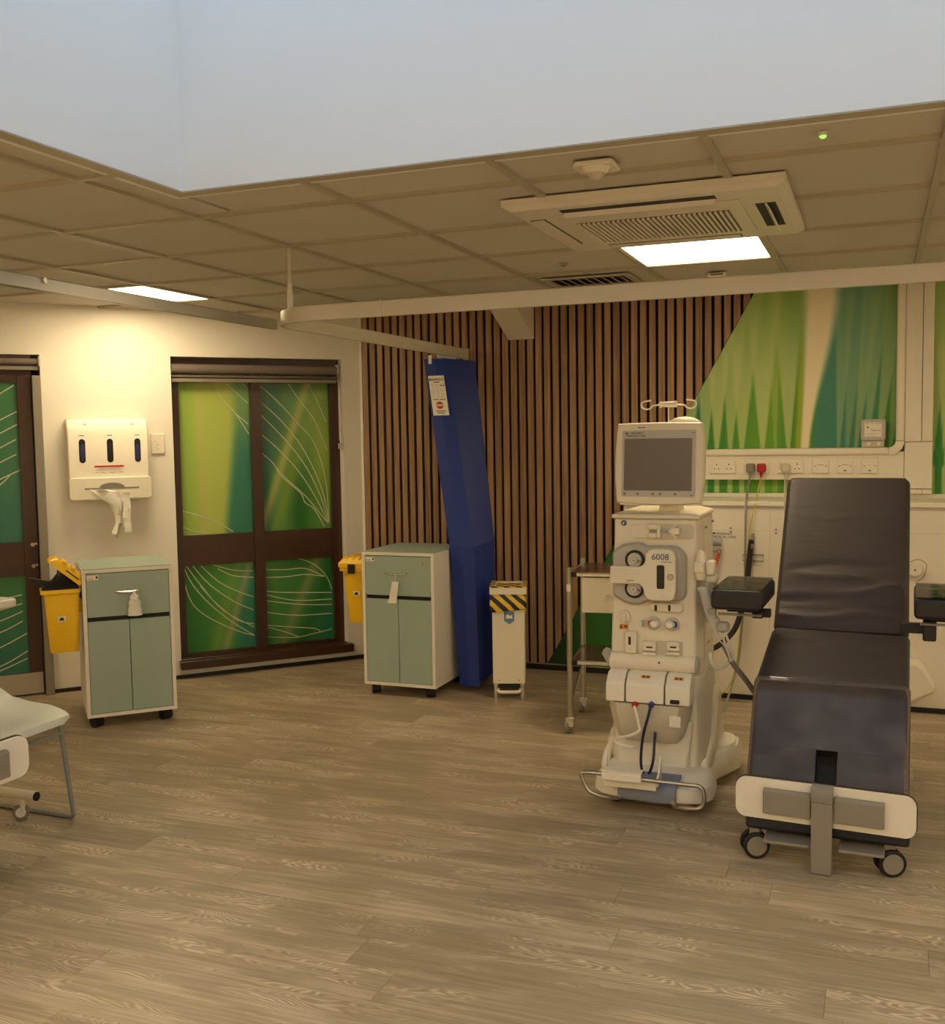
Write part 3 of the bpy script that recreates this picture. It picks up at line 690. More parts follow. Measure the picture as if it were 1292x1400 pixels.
# ================================================================== CEILING AND WALL FITTINGS
# air conditioning cassette
ac = thing('air_conditioner', (-.735, 3.77, ZC-.04), 0, 'white square air conditioning cassette in the ceiling beside the lit panel', 'air conditioner')
AX0, AX1, AY0, AY1, AZ = -1.18, -.27, 3.33, 4.21, ZC-.036
def acx(u): return AX0+(AX1-AX0)*u
def acy(v): return AY0+(AY1-AY0)*v
pan = MB(); pan.loft([[(acx(a), acy(b), AZ+.014) for a, b in ((0, 0), (1, 0), (1, 1), (0, 1))], [(acx(a), acy(b), AZ) for a, b in ((.03, .03), (.97, .03), (.97, .97), (.03, .97))]])
pan.box(AX0, AX1, AY0, AY1, AZ+.014, ZC-.001); pan.build('panel', WPAN, ac)
def louvre(x0, x1, y0, y1, open_, axis):
    bx('outlet_slot', BLACK, ac, x0, x1, y0, y1, AZ-.001, AZ+.002)
    if open_ == 0: bx('louvre', WPAN, ac, x0+.004, x1-.004, y0+.004, y1-.004, AZ-.004, AZ-.001, bevel=.002)
    elif axis == 'x': MB().prism([(y1-.008, AZ-.001), (y1+.002, AZ-.016), (y1+.006, AZ-.014), (y1-.003, AZ-.001)], 'x', x0+.004, x1-.004).build('louvre', WPAN, ac)
    else: MB().prism([((x0+x1)/2-.004, AZ-.001), ((x0+x1)/2+.012, AZ-.022), ((x0+x1)/2+.016, AZ-.020), ((x0+x1)/2+.004, AZ-.001)], 'y', y0+.004, y1-.004).build('louvre', WPAN, ac)
louvre(-1.0, -.49, 3.40, 3.455, 1, 'x'); louvre(-1.0, -.49, 4.09, 4.15, 0, 'x')
louvre(-1.14, -1.085, 3.52, 4.02, 0, 'y'); louvre(-.385, -.32, 3.58, 3.98, 1, 'y')
bx('grille_frame', WPAN, ac, -1.05, -.425, 3.485, 4.065, AZ-.004, AZ, bevel=.003)
gx0, gx1, gy0, gy1 = -1.0, -.475, 3.62, 4.0
bx('grille_shade_sheet', mat('grille_shadow', (96, 86, 72), .8), ac, gx0, gx1, gy0, gy1, AZ-.0055, AZ-.004)  # shade behind the grille bars painted as a dark flat sheet
nb = 30
for i in range(nb):
    X = gx0+(gx1-gx0)*(i+.5)/nb; bx('grille_bar', WPAN, ac, X-.0045, X+.0045, gy0, gy1, AZ-.011, AZ-.0055)
# small ceiling items
def tlabel(n, loc, l, c): return thing(n, loc, 0, l, c)
s_ = tlabel('motion_sensor', (-.77, 3.0, ZC-.05), 'white motion sensor on the ceiling tile beside the roof light', 'sensor')
MB().prism(rrect(-.83, -.71, 2.95, 3.07, .02), 'z', ZC-.014, ZC-.001).build('base_plate', WHITE, s_, bevel=.004)
q = MB(); q.cyl((-.77, 3.0, ZC-.014), (-.77, 3.0, ZC-.03), .042, .03, 20); q.build('collar', WHITE, s_, smooth=True)
MB().ball((-.77, 3.0, ZC-.03), .022, .022, .02).build('lens_dome', CREAM2, s_, smooth=True)
g_ = tlabel('emergency_light', (-.145, 2.955, ZC-.012), 'tiny green indicator light glowing on a ceiling tile', 'indicator light')
MB().cyl((-.145, 2.955, ZC-.008), (-.145, 2.955, ZC+.003), .012, n=18).build('housing', WHITE, g_, smooth=True)
MB().ball((-.145, 2.955, ZC-.009), .008, .008, .005).build('green_lamp', emit('green_led', (.12, 1, .05), 2.5), g_, smooth=True)
v_ = tlabel('air_vent', (-1.36, 5.24, ZC-.012), 'cream slatted air vent in the ceiling near the curtain rail', 'vent')
fv = MB(); vx0, vx1, vy0, vy1 = -1.59, -1.14, 5.07, 5.38
for a in ((vx0, vx1, vy0, vy0+.035), (vx0, vx1, vy1-.035, vy1), (vx0, vx0+.035, vy0+.035, vy1-.035), (vx1-.035, vx1, vy0+.035, vy1-.035)): fv.box(*a, ZC-.008, ZC-.0005)
fv.each('frame_side', TBAR, v_); bx('duct_opening', BLACK, v_, vx0+.035, vx1-.035, vy0+.035, vy1-.035, ZC-.002, ZC-.0005)
for i in range(9):
    X = vx0+.05+(vx1-vx0-.1)*i/8; MB().prism([(X-.02, ZC-.002), (X+.006, ZC-.016), (X+.009, ZC-.014), (X-.016, ZC-.002)], 'y', vy0+.035, vy1-.035).build('vent_blade', TBAR, v_)
d_ = tlabel('smoke_detector_base', (-.746, 5.28, ZC-.022), 'small cream box on the ceiling behind the lit panel', 'detector')
bx('body', CREAM, d_, -.79, -.70, 5.25, 5.32, ZC-.022, ZC-.001, bevel=.004); bx('slot', GREY, d_, -.775, -.715, 5.247, 5.251, ZC-.016, ZC-.007)
d_ = tlabel('sprinkler_cap', (-1.36, 4.69, ZC-.006), 'tiny round cap set in a ceiling tile between cassette and vent', 'sprinkler')
MB().cyl((-1.36, 4.69, ZC-.004), (-1.36, 4.69, ZC+.003), .02, n=14).build('rim', TBAR, d_); MB().cyl((-1.36, 4.69, ZC-.008), (-1.36, 4.69, ZC-.004), .011, n=12).build('cap', GREYM, d_)
# ---- curtain rails
def rail_mesh(path, hh=.031, hw=.011):
    rings = []
    for i, p in enumerate(path):
        p = Vector(p); a = Vector(path[max(i-1, 0)]); b = Vector(path[min(i+1, len(path)-1)]); t = (b-a).normalized(); n = Vector((-t.y, t.x, 0))
        prof = [(-hw, -hh), (-hw*.4, -hh), (-hw*.4, -hh+.006), (hw*.4, -hh+.006), (hw*.4, -hh), (hw, -hh), (hw, hh-.004), (hw*.6, hh), (-hw*.6, hh), (-hw, hh-.004)]
        rings.append([p+n*u+Vector((0, 0, v)) for u, v in prof])
    return MB().loft(rings)
RZ = 1.962; RXc = -2.395; RYc = 3.745; rr = .26
cr = thing('curtain_rail', (RXc+rr, RYc+rr, RZ), 0, 'long white curtain rail curving at a ceiling rod towards the slatted wall', 'curtain rail')
rail_mesh([(RX1-.002, RYc, RZ), (-1.83, RYc, RZ)]).build('rail_track', RAILM, cr)
corner = [(-1.83, RYc, RZ)]+[(RXc+rr-rr*math.sin(math.radians(a)), RYc+rr-rr*math.cos(math.radians(a)), RZ) for a in range(0, 91, 9)]
rail_mesh(corner).build('rail_corner', RAILM, cr, smooth=True)
rail_mesh([(RXc, RYc+rr, RZ), (RXc, YW-.03, RZ)]).build('rail_track', RAILM, cr)
jn = MB(); jn.box(-1.835, -1.825, RYc-.0125, RYc+.0125, RZ-.032, RZ+.032); jn.build('joint_sleeve', RAILM, cr)
rod = MB(); rod.cyl((-2.262, RYc+.03, RZ+.025), (-2.262, RYc+.03, ZC-.001), .008, n=12); rod.build('suspension_rod', RAILM, cr, smooth=True)
rod = MB(); rod.cyl((-2.262, RYc+.03, RZ+.02), (-2.262, RYc+.03, RZ+.085), .0125, .0125, 12).cyl((-2.262, RYc+.03, RZ+.085), (-2.262, RYc+.03, RZ+.13), .0125, .008, 12); rod.build('rod_ferrule', WHITE, cr, smooth=True)
rod = MB(); rod.cyl((-2.262, RYc+.03, ZC-.03), (-2.262, RYc+.03, ZC-.0005), .013, n=12); rod.build('ceiling_socket', RAILM, cr, smooth=True)
bx('rail_end_bracket', RAILM, cr, RXc-.016, RXc+.016, YW-.03, YW-.024, RZ-.035, RZ+.035)
for X in (.9, 2.4): MB().cyl((X, RYc, RZ+.03), (X, RYc, ZC-.001), .008, n=12).build('suspension_rod', RAILM, cr, smooth=True)
cr2 = thing('curtain_rail', (-2.47, 1.5, RZ), 0, 'silver curtain rail running in from the left to meet the white rail', 'curtain rail')
rail_mesh([(-2.475, -1.5, RZ-.006), (-2.475, 4.0, RZ-.006)], .021, .011).build('rail_track', RAILG, cr2)
b = MB()
for y in (.4, 2.62): b.cyl((-2.462, y, RZ+.005), (-2.455, y, RZ+.005), .009, n=10)
b.each('screw_cap', CHROME, cr2)
MB().cyl((-2.475, 1.5, RZ+.03), (-2.475, 1.5, ZC-.001), .008, n=12).build('suspension_rod', RAILM, cr2, smooth=True)
MB().cyl((-2.475, -1.2, RZ+.03), (-2.475, -1.2, ZC-.001), .008, n=12).build('suspension_rod', RAILM, cr2, smooth=True)
# ---- blue curtain: gathered into a tall stack of pleats
cu = thing('disposable_curtain', (-2.27, 5.72, .03), 0, 'folded blue disposable curtain hanging from the rail end behind the cabinet', 'curtain')
def cring(z):
    # front-left edge, front-right edge and back edge of the stack along its height
    t = (1.925-z)/1.9
    if z > .83:
        k = (1.925-z)/(1.925-.83)
        fx0 = -2.475+.220*k; fx1 = -2.335+.225*k; y0 = 5.60-.18*k; bx1 = -2.262+.140*k; by = 5.93-.08*k
    else:
        k = (.83-z)/.80
        fx0 = -2.255+.045*k; fx1 = -2.110+.018*k; y0 = 5.42+.01*k; bx1 = -2.122-.010*k; by = 5.85
    pts = [(fx0, y0), (fx0+(fx1-fx0)*.5, y0-.004), (fx1, y0+.006)]
    n = 7                                     # pleats along the right side, going back
    for i in range(1, 2*n):
        f = i/(2*n); zz = .036 if i % 2 else 0.0
        pts.append((fx1+(bx1-fx1)*f-zz, y0+(by-y0)*f))
    pts += [(bx1-.02, by), (fx0+.02, by-.01)]
    return [Vector((p[0], p[1], z)) for p in pts]
zs = [.035, .2, .4, .6, .75, .815, .83, .86, 1.0, 1.2, 1.4, 1.6, 1.8, 1.905]
MB().loft([cring(z) for z in zs]).build('pleated_cloth', BLUE, cu)
hk = MB()
for i in range(12):
    y = 5.62+.025*i; X = RXc; hk.box(X-.004, X+.004, y-.004, y+.004, 1.893, RZ-.026)
hk.each('curtain_hook', WHITE, cu)
bx('hook_tab', WHITE, cu, -2.437, -2.418, 5.585, 5.592, 1.875, 1.925)
def cl(u, z): # point on the curtain's front face
    r = cring(z); return r[0].lerp(r[2], u)+Vector((0, -.012, 0))
lz0, lz1 = 1.575, 1.805
lb = MB(); P = [cl(.12, lz0), cl(.80, lz0), cl(.80, lz1), cl(.12, lz1)]
lb.add(P+[p+Vector((0, .003, 0)) for p in P], [(0, 1, 2, 3), (7, 6, 5, 4), (0, 4, 5, 1), (1, 5, 6, 2), (2, 6, 7, 3), (3, 7, 4, 0)])
lb = lb.build('label_sheet', PAPER, cu)
def lp(u, v): # on the label
    return P[0].lerp(P[1], u).lerp(P[3].lerp(P[2], u), v)+Vector((0, -.0012, 0))
ex = (P[1]-P[0]).normalized(); ez = (P[3]-P[0]).normalized(); ey = ez.cross(ex)
def LM(u, v): m = Matrix((ex, ez, ex.cross(ez))).transposed().to_4x4(); m.translation = lp(u, v); return m
text('BEHRENS', .019, LM(.5, .9), INK, lb, sx=1.15)
def lbar(u0, u1, v):
    a_, b_ = lp(u0, v), lp(u1, v); h_ = ez*.0045; MB().add([a_, b_, b_+h_, a_+h_], [(0, 1, 2, 3)]).build('print_line', INK, lb)
lbar(.3, .7, .825)
lbar(.12, .46, .39); lbar(.54, .9, .39); lbar(.2, .85, .10); lbar(.3, .75, .05)
ln = MB()
for v in (.78, .74, .70, .66, .62, .58, .54, .50, .46):
    for u0, u1 in ((.12, .34), (.42, .6), (.68, .9)):
        if random.random() < .8:
            a = lp(u0, v); b_ = lp(u0+(u1-u0)*random.uniform(.5, 1), v); h = ez*.0016; ln.add([a, b_, b_+h, a+h, a-ey*.0006, b_-ey*.0006, b_+h-ey*.0006, a+h-ey*.0006], [(0, 1, 2, 3), (4, 5, 6, 7), (0, 1, 5, 4), (2, 3, 7, 6)])
ln.each('print_line', PINK, lb)
a = lp(.7, .735); MB().add([a, lp(.93, .735), lp(.93, .755), lp(.7, .755)], [(0, 1, 2, 3)]).build('print_block', INK, lb)
c0 = lp(.5, .255)
dk = MB(); dk.add([c0-ey*.0001+(ex*math.cos(t*math.pi/12)+ez*math.sin(t*math.pi/12))*.022 for t in range(24)], [tuple(range(24))]); dk.build('red_disc', RINK, lb)
wbar = MB(); cc = c0+ex.cross(ez)*.0008; wbar.add([cc-ex*.0195-ez*.005, cc+ex*.0195-ez*.005, cc+ex*.0195+ez*.005, cc-ex*.0195+ez*.005], [(0, 1, 2, 3)]); wbar.build('white_bar', PAPER, lb)
# ---- glove and apron dispenser
gd = thing('glove_dispenser', ML @ Vector((1.595, .06, 1.12)), TH+math.pi, 'white wall dispenser with three glove windows and a roll of aprons', 'dispenser')
dp = MB(ML); dp.prism([(.002, 1.235), (.105, 1.235), (.105, 1.515), (.06, 1.59), (.002, 1.59)], 'x', 1.375, 1.82); dp.build('upper_housing', WHITE, gd, bevel=.006)
dp = MB(ML); dp.prism(rrect(1.366, 1.822, 1.122, 1.25, .02), 'y', .002, .128); dp.build('lower_housing', WHITE, gd, bevel=.004)
for s, bl in ((1.742, BLUEP), (1.59, BLACK), (1.437, BLUEP)):
    wv = MB(ML).prism(rrect(s-.017, s+.017, 1.335, 1.472, .0165), 'y', .104, .1065).build('glove_window', BLACK, gd)
    gb = MB(ML); gb.ball((s, .106, 1.392), .0145, .006, .05); gb.build('gloves_inside', mat('dark_blue_nitrile', (44, 46, 96), .4) if bl is BLUEP else BLACK, wv, smooth=True)
    bx('print_line', INK, gd, s-.014, s+.014, .1052, .106, 1.49, 1.4935, xf=ML)
bx('notice_bar', RINK, gd, 1.518, 1.68, .1052, .106, 1.308, 1.318, xf=ML)
for z, a, b in ((1.299, 1.54, 1.66), (1.29, 1.53, 1.67), (1.277, 1.52, 1.55), (1.277, 1.56, 1.6), (1.277, 1.62, 1.645), (1.277, 1.655, 1.675)): bx('print_line', PINK, gd, a, b, .1052, .106, z, z+.0035, xf=ML)
sl = MB(ML); sl.prism([(1.44, 1.182), (1.74, 1.182), (1.74, 1.191), (1.66, 1.191)]+[(1.59+.07*math.cos(math.radians(a)), 1.191+.028*math.sin(math.radians(a))) for a in range(0, 181, 15)]+[(1.52, 1.191), (1.44, 1.191)], 'y', .126, .1295)
sl.build('dispensing_slot', GREY, gd)
b = MB(ML)
for s in (1.72, 1.46): b.cyl((s, .075, 1.556), (s, .083, 1.561), .008, n=10)
b.each('screw_cap', LGREY, gd)
ap = gd
f1 = [(1.66, 1.178), (1.63, 1.165), (1.60, 1.13), (1.575, 1.09), (1.57, 1.03), (1.565, .98), (1.585, .92), (1.58, .90)]
w1 = [.055, .07, .065, .04, .016, .014, .02, .012]
rg = [[Vector((s-w_, .134+.014*math.sin(i*1.7), z)), Vector((s-.3*w_, .15+.016*math.cos(i*2.1), z+.004)), Vector((s+.4*w_, .142-.01*math.cos(i*1.3), z-.003)), Vector((s+w_, .136, z+.008))] for i, ((s, z), w_) in enumerate(zip(f1, w1))]
b = MB(ML); b.loft([[*r, *[p-Vector((0, .002, 0)) for p in reversed(r)]] for r in rg]); b.build('apron_tail', TISSUE, ap, smooth=True)
rg = []
for i in range(12):
    z = 1.16-.021*i; s = 1.515+.003*math.sin(i*1.1); w_ = .021
    rg.append([Vector((s-w_, .136+.004*math.sin(i*2.0), z)), Vector((s, .144+.006*math.cos(i*2.7), z)), Vector((s+w_, .138+.004*math.cos(i*1.9), z))])
b = MB(ML); b.loft([[*r, *[p-Vector((0, .002, 0)) for p in reversed(r)]] for r in rg]); b.build('apron_strap', TISSUE, ap, smooth=True)
sw = thing('fused_switch', ML @ Vector((1.30, .005, 1.375)), TH+math.pi, 'white switched fuse plate on the wall beside the glove dispenser', 'switch')
bx('plate', WHITE, sw, 1.265, 1.345, .001, .012, 1.377, 1.498, bevel=.004, xf=ML)
b = MB(ML)
for s, z in ((1.318, 1.453), (1.308, 1.432), (1.305, 1.405)): b.cyl((s, .011, z), (s, .0135, z), .003, n=8)
b.each('screw_head', GREYM, sw)
# ---- sockets on the trunking
def socket(px0, px1, kind, label, k):
    X0, Z1 = bw(px0, 627, YT); X1, Z0 = bw(px1, 648.5, YT); Z1, Z0 = 1.298, 1.218
    t = thing('wall_socket' if kind == 'd' else 'connection_plate', ((X0+X1)/2, YT-.006, Z0), 0, label, 'socket' if kind == 'd' else 'wall plate')
    bx('face_plate', WHITE, t, X0, X1, YT-.011, YT-.0015, Z0, Z1, bevel=.003)
    h = MB(); xm = (X0+X1)/2
    if kind == 'd':
        for q in (-.034, .034):
            h.box(xm+q-.0025, xm+q+.0025, YT-.0118, YT-.0108, Z0+.047, Z0+.056)
            for e in (-.011, .011): h.box(xm+q+e-.004, xm+q+e+.004, YT-.0118, YT-.0108, Z0+.024, Z0+.0285)
        h.each('pin_hole', INK, t); rk = MB()
        for q in (-.058, .058): rk.box(xm+q-.006, xm+q+.006, YT-.0145, YT-.0108, Z0+.045, Z0+.064)
        rk.each('rocker_switch', WHITE, t, bevel=.002)
    else:
        for q in (-.028, .028): h.cyl((xm+q, YT-.0118, Z0+.04), (xm+q, YT-.0108, Z0+.04), .0032, n=8)
        if k: h.box(xm-.006, xm+.006, YT-.0118, YT-.0108, Z0+.012, Z0+.0175)
        if k != 2: h.box(xm-.018, xm+.018, YT-.0115, YT-.0108, Z0+.046, Z0+.0475)
        h.each('plate_screw', INK, t)
    return t
socket(971, 1006, 'd', 'white double socket nearest the machine monitor with nothing plugged in', 0)
socket(1017, 1052, 'd', 'white double socket holding a grey plug and a red plug', 0)
socket(1064, 1099, 'd', 'white double socket holding one cream plug above the chair', 0)
socket(1111, 1133, 's', 'plain white fused plate right of the cream plug', 0)
socket(1145, 1166, 's', 'white connection plate between two other plates on the trunking', 1)
socket(1178, 1200, 's', 'white connection plate nearest the corner of the trunking', 2)
def plug(px, py, m, label, nm):
    X, Z = bw(px, py, YT-.03); t = thing('mains_plug', (X, YT-.02, Z-.025), 0, label, 'plug')
    MB().prism(rrect(X-.024, X+.024, Z-.024, Z+.026, .012), 'y', YT-.048, YT-.0125).build('plug_body', m, t, bevel=.008, seg=3)
    MB().cyl((X, YT-.03, Z-.02), (X-.002, YT-.032, Z-.052), .010, .005, 10).build('strain_relief', m, t, smooth=True)
    return Vector((X-.002, YT-.032, Z-.052))
p1 = plug(1026, 640, GREY, 'grey mains plug beside the red plug', 0); p2 = plug(1041, 640, RED, 'red mains plug with a yellow cable', 0); p3 = plug(1074, 640, CREAM2, 'cream mains plug above the headrest of the treatment chair', 0)
def cable(name, label, pts, r, m, cat='cable'):
    o = MB().tube(smooth_path(pts, 8), r, 8).build(name, m, smooth=True); return tag(o, label, cat)
def pp(x, y, Y): return b3(x, y, Y)
cable('grey_cable', 'grey mains cable hanging from the grey plug to the floor', [p1, pp(1023, 665, 5.95), pp(1020, 690, 5.70), pp(1019, 740, 5.70), pp(1018, 800, 5.70), pp(1014, 860, 5.68), pp(1009, 905, 5.64), pp(998, 945, 5.56), pp(985, 985, 5.35), fl(978, 1003, .006), fl(962, 1010, .006)], .006, GCABLE)
cable('yellow_cable', 'thin yellow earth cable hanging from the red plug', [p2, pp(1036, 672, 5.9), pp(1033, 690, 5.715), pp(1026, 720, 5.715), pp(1023, 760, 5.715), pp(1018, 800, 5.715), pp(1012, 860, 5.71), pp(1007, 905, 5.7), pp(998, 935, 5.68), pp(985, 950, 5.66), pp(972, 953, 5.64)], .0036, YCABLE)
cable('cream_cable', 'short cream cable dropping from the cream plug behind the headrest', [p3, pp(1073, 668, 5.95), pp(1073, 690, 5.7), pp(1076, 740, 5.7), pp(1080, 830, 5.7)], .005, CREAM2)
# device box on the mural
bt = thing('monitor_box', (-.03, YW-.03, 1.35), 0, 'small grey box with a printed panel standing on the trunking', 'device box')
bX0, bX1, bZ0, bZ1 = -.088, .037, 1.395, 1.51
bx('enclosure', LGREY, bt, bX0, bX1, YW-.065, YW-.008, bZ0, bZ1, bevel=.005)
bx('base_block', CREAM2, bt, bX0+.004, bX1-.006, YW-.05, YW-.008, 1.358, bZ0, bevel=.003)
bx('front_label', PAPER, bt, bX0+.018, bX1-.02, YW-.0665, YW-.0645, bZ0+.02, bZ1-.018)
b = MB()
for x in (bX0+.007, bX1-.007):
    for z in (bZ0+.008, bZ1-.008): b.cyl((x, YW-.0665, z), (x, YW-.0645, z), .0036, n=8)
b.each('corner_screw', GREYM, bt)
b = MB()
for x in (-.048, .003): b.cyl((x, YW-.062, 1.377), (x, YW-.045, 1.377), .0105, n=14)
b.each('cable_gland', WHITE, bt, smooth=True)
text('Gem unit', .0125, MF(-.012, YW-.067, 1.450), INK, bt)
b = MB(); b.box(-.06, -.052, YW-.0672, YW-.0662, 1.483, 1.489).box(-.04, -.018, YW-.0672, YW-.0662, 1.485, 1.487).box(-.012, -.004, YW-.0672, YW-.0662, 1.483, 1.489).box(.004, .011, YW-.0672, YW-.0662, 1.483, 1.489).box(-.06, .006, YW-.0672, YW-.0662, 1.431, 1.4325).box(-.06, -.01, YW-.0672, YW-.0662, 1.419, 1.4205); b.each('print_line', PINK, bt)
MB().cyl((-.053, YW-.0675, 1.466), (-.053, YW-.066, 1.466), .005, n=12).build('indicator', mat('dull_green_lens', (70, 92, 40), .3), bt)
# things on the service panel
pf = thing('water_outlet', (*bw(980, 752, YP)[:1], YP-.03, bw(980, 760, YP)[1]), 0, 'grey pipe stub and brass fitting on the white service panel', 'water outlet')
X, Z = bw(975, 742, YP-.08); MB().cyl((X-.12, YP-.05, Z), (X+.042, YP-.05, Z), .021, n=18).build('pipe_stub', mat('grey_blue_pipe', (150, 152, 166), .35), pf, smooth=True)
bx('pipe_bracket', GREYM, pf, X-.10, X-.07, YP-.05, YP-.0005, Z-.012, Z+.012)
X, Z = bw(983, 754, YP-.05); b = MB(); b.ring((X, YP-.05, Z), (0, 1, 0), .010, .004, 16, 6).cyl((X-.07, YP-.04, Z), (X-.012, YP-.05, Z), .006, n=8).cyl((X-.06, YP-.04, Z), (X-.06, YP-.0005, Z), .006, n=8); b.build('hose_coupling', STEEL, pf, smooth=True)
cable('red_hose', 'red rubber hose hanging from the outlet on the service panel', [(X, YP-.052, Z-.012), pp(979, 768, YP-.06), pp(975, 785, YP-.07), pp(974, 806, YP-.08), pp(972, 850, YP-.1), pp(965, 880, YP-.2)], .011, REDHOSE, 'hose')
hh = thing('hose_hook', b3(1028, 738, YP-.02), 0, 'small steel hook on the service panel holding a black hose', 'hook')
X, Z = bw(1029, 735, YP-.02); b = MB(); b.ring((X, YP-.02, Z), (0, 1, 0), .012, .0025, 16, 6).cyl((X, YP-.02, Z+.012), (X, YP-.0005, Z+.012), .004, n=8); b.build('ring', STEEL, hh, smooth=True)
bx('backplate', STEEL, hh, X-.008, X+.008, YP-.004, YP-.0005, Z-.01, Z+.022)
bh = cable('black_hose', 'thick black hose hanging from a hook and looping behind the armrest', [(X-.004, YP-.03, Z-.012), pp(1026, 750, YP-.035), pp(1024, 770, YP-.05), pp(1021, 795, YP-.08), pp(1016, 825, YP-.12), pp(1007, 855, YP-.16), pp(995, 872, YP-.2), pp(980, 884, YP-.25), pp(966, 890, YP-.32)], .015, BLACK, 'hose')
X, Z = bw(1029, 747, YP-.05); MB().cyl((X, YP-.05, Z-.012), (X, YP-.05, Z+.012), .009, n=10).build('hose_clip', GREY, bh, smooth=True)
wf = thing('wire_holder', b3(1030, 762, YP-.01), 0, 'black wire rectangle holder on the white service panel', 'holder')
X0, Z1 = bw(1016, 758, YP); X1, Z0 = bw(1044, 767, YP); b = MB(); b.tube([(X0, YP-.008, Z0), (X1, YP-.008, Z0), (X1, YP-.008, Z1), (X0, YP-.008, Z1)], .0025, 6, True).tube([(X0, YP-.008, Z1), (X0, YP-.0005, Z1)], .002, 6).tube([(X1, YP-.008, Z1), (X1, YP-.0005, Z1)], .002, 6); b.build('wire_frame', BLACK, wf)
b = MB(); b.tube(smooth_path([(X0, YP-.004, Z0-.022), (X0+.05, YP-.004, Z0-.024), (X1-.01, YP-.004, Z0-.026)], 4), .0014, 5).tube(smooth_path([(X0+.006, YP-.004, Z0-.012), (X0+.03, YP-.004, Z0-.02), (X0+.06, YP-.004, Z0-.012)], 4), .0014, 5); b.each('bent_wire', GREY, wf)
wc = thing('wall_clip', b3(1250, 778, YP-.02), 0, 'white round clip with a looped wire beside the chair headrest', 'clip')
X, Z = bw(1251, 779, YP-.03); MB().cyl((X, YP-.045, Z), (X, YP-.0005, Z), .036, .042, 20).build('clip_disc', WHITE, wc, bevel=.006); MB().cyl((X, YP-.047, Z), (X, YP-.045, Z), .006, n=10).build('screw', GREYM, wc)
b = MB(); b.tube(smooth_path([(X-.03, YP-.05, Z-.05), (X-.045, YP-.05, Z+.02), (X+.01, YP-.05, Z+.055), (X+.052, YP-.05, Z+.03), (X+.04, YP-.05, Z-.03), (X+.01, YP-.03, Z-.06)], 5), .002, 5); b.build('wire_loop', GREYM, wc, smooth=True)
wd = thing('drain_cowl', b3(1258, 935, YP-.04), 0, 'white moulded cowl on the service panel behind the leg rest', 'cowl')
q = [b3(x, y, YP) for x, y in ((1238, 902), (1253, 900), (1262, 908), (1279, 935), (1276, 944), (1240, 958))]
b = MB(); b.loft([[Vector((p.x, YP-.001, p.z)) for p in q], [Vector((p.x, YP-.06, p.z)) for p in q], [Vector((p.x*.94+.0126, YP-.085, p.z*.9+.017)) for p in q]]); b.build('cowl_body', WHITE, wd, bevel=.012, seg=3)
bx('cowl_stub', WHITE, wd, q[0].x-.05, q[0].x+.01, YP-.05, YP-.001, q[5].z-.02, q[5].z+.03, bevel=.008)
# ================================================================== FURNITURE
def castor(mb_w, mb_f, x, y, r=.028, w=.02):
    mb_w.cyl((x-.024, y-.006, r), (x+.018, y+.018, r), r, n=16); mb_f.cyl((x, y, r), (x, y, r*2+.004), .016, n=12)
def cabinet(loc, rz, label, depth):
    t = thing('bedside_cabinet', loc, rz, label, 'cabinet', 'sage green bedside cabinets'); X = rootmat(t); w, z0, z1 = .44, .06, .815
    def B(n, m, *a, **k): return bx(n, m, t, *a, xf=X, **k)
    B('side_panel', WPAN, 0, .018, 0, depth, z0, z1-.018); B('side_panel', WPAN, w-.018, w, 0, depth, z0, z1-.018)
    B('base_panel', WPAN, .018, w-.018, 0, depth, z0, z0+.018); B('back_panel', WPAN, .018, w-.018, depth-.012, depth, z0+.018, z1-.018)
    top = B('cabinet_top', GREEN, .004, w-.004, .006, depth-.002, z1-.002, z1+.003)
    B('top_edge', WPAN, 0, w, 0, depth, z1-.018, z1-.002)
    dr = B('drawer_front', GREEN, .02, w-.02, .002, .02, .572, z1-.022, bevel=.002)
    B('gap_rail', BLACK, .018, w-.018, .03, .04, .54, .60)
    for a, b in ((.02, w/2-.0015), (w/2+.0015, w-.02)): B('cupboard_door', GREEN, a, b, .002, .02, z0+.02, .550, bevel=.002)
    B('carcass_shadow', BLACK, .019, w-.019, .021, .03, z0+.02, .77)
    hx, hz = .215, .70
    MB(X).tube(smooth_path([(hx-.062, -.002, hz), (hx-.06, -.016, hz-.001), (hx-.03, -.024, hz-.004), (hx, -.026, hz-.005), (hx+.03, -.024, hz-.004), (hx+.06, -.016, hz-.001), (hx+.062, -.002, hz)], 4), .005, 8).build('handle', CHROME, dr, smooth=True)
    MB(X).cyl((w-.075, .003, z1-.055), (w-.075, -.004, z1-.055), .0095, n=14).build('drawer_lock', STEEL, dr, smooth=True)
    st = B('sticker', PAPER, .024, .078, .0008, .0022, z1-.052, z1-.03); B('sticker_mark', INK, .066, .075, .0002, .0009, z1-.046, z1-.034); B('sticker_mark', RINK, .027, .055, .0002, .0009, z1-.047, z1-.044)
    for x, y in ((.05, .05), (w-.05, .05), (.05, depth-.05), (w-.05, depth-.05)):
        a, b = MB(X), MB(X); castor(a, b, x, y); c = b.build('castor_fork', BLACK, t); a.build('wheel', BLACK, c, smooth=True)
    return t, X
cab1, X1 = cabinet((-3.704, 4.106, 0), math.radians(45), 'sage green bedside cabinet standing between the door and the window', .52)
cab2, X2 = cabinet((-2.705, 5.208, 0), 0, 'sage green bedside cabinet standing by the slatted wall and blue curtain', .48)
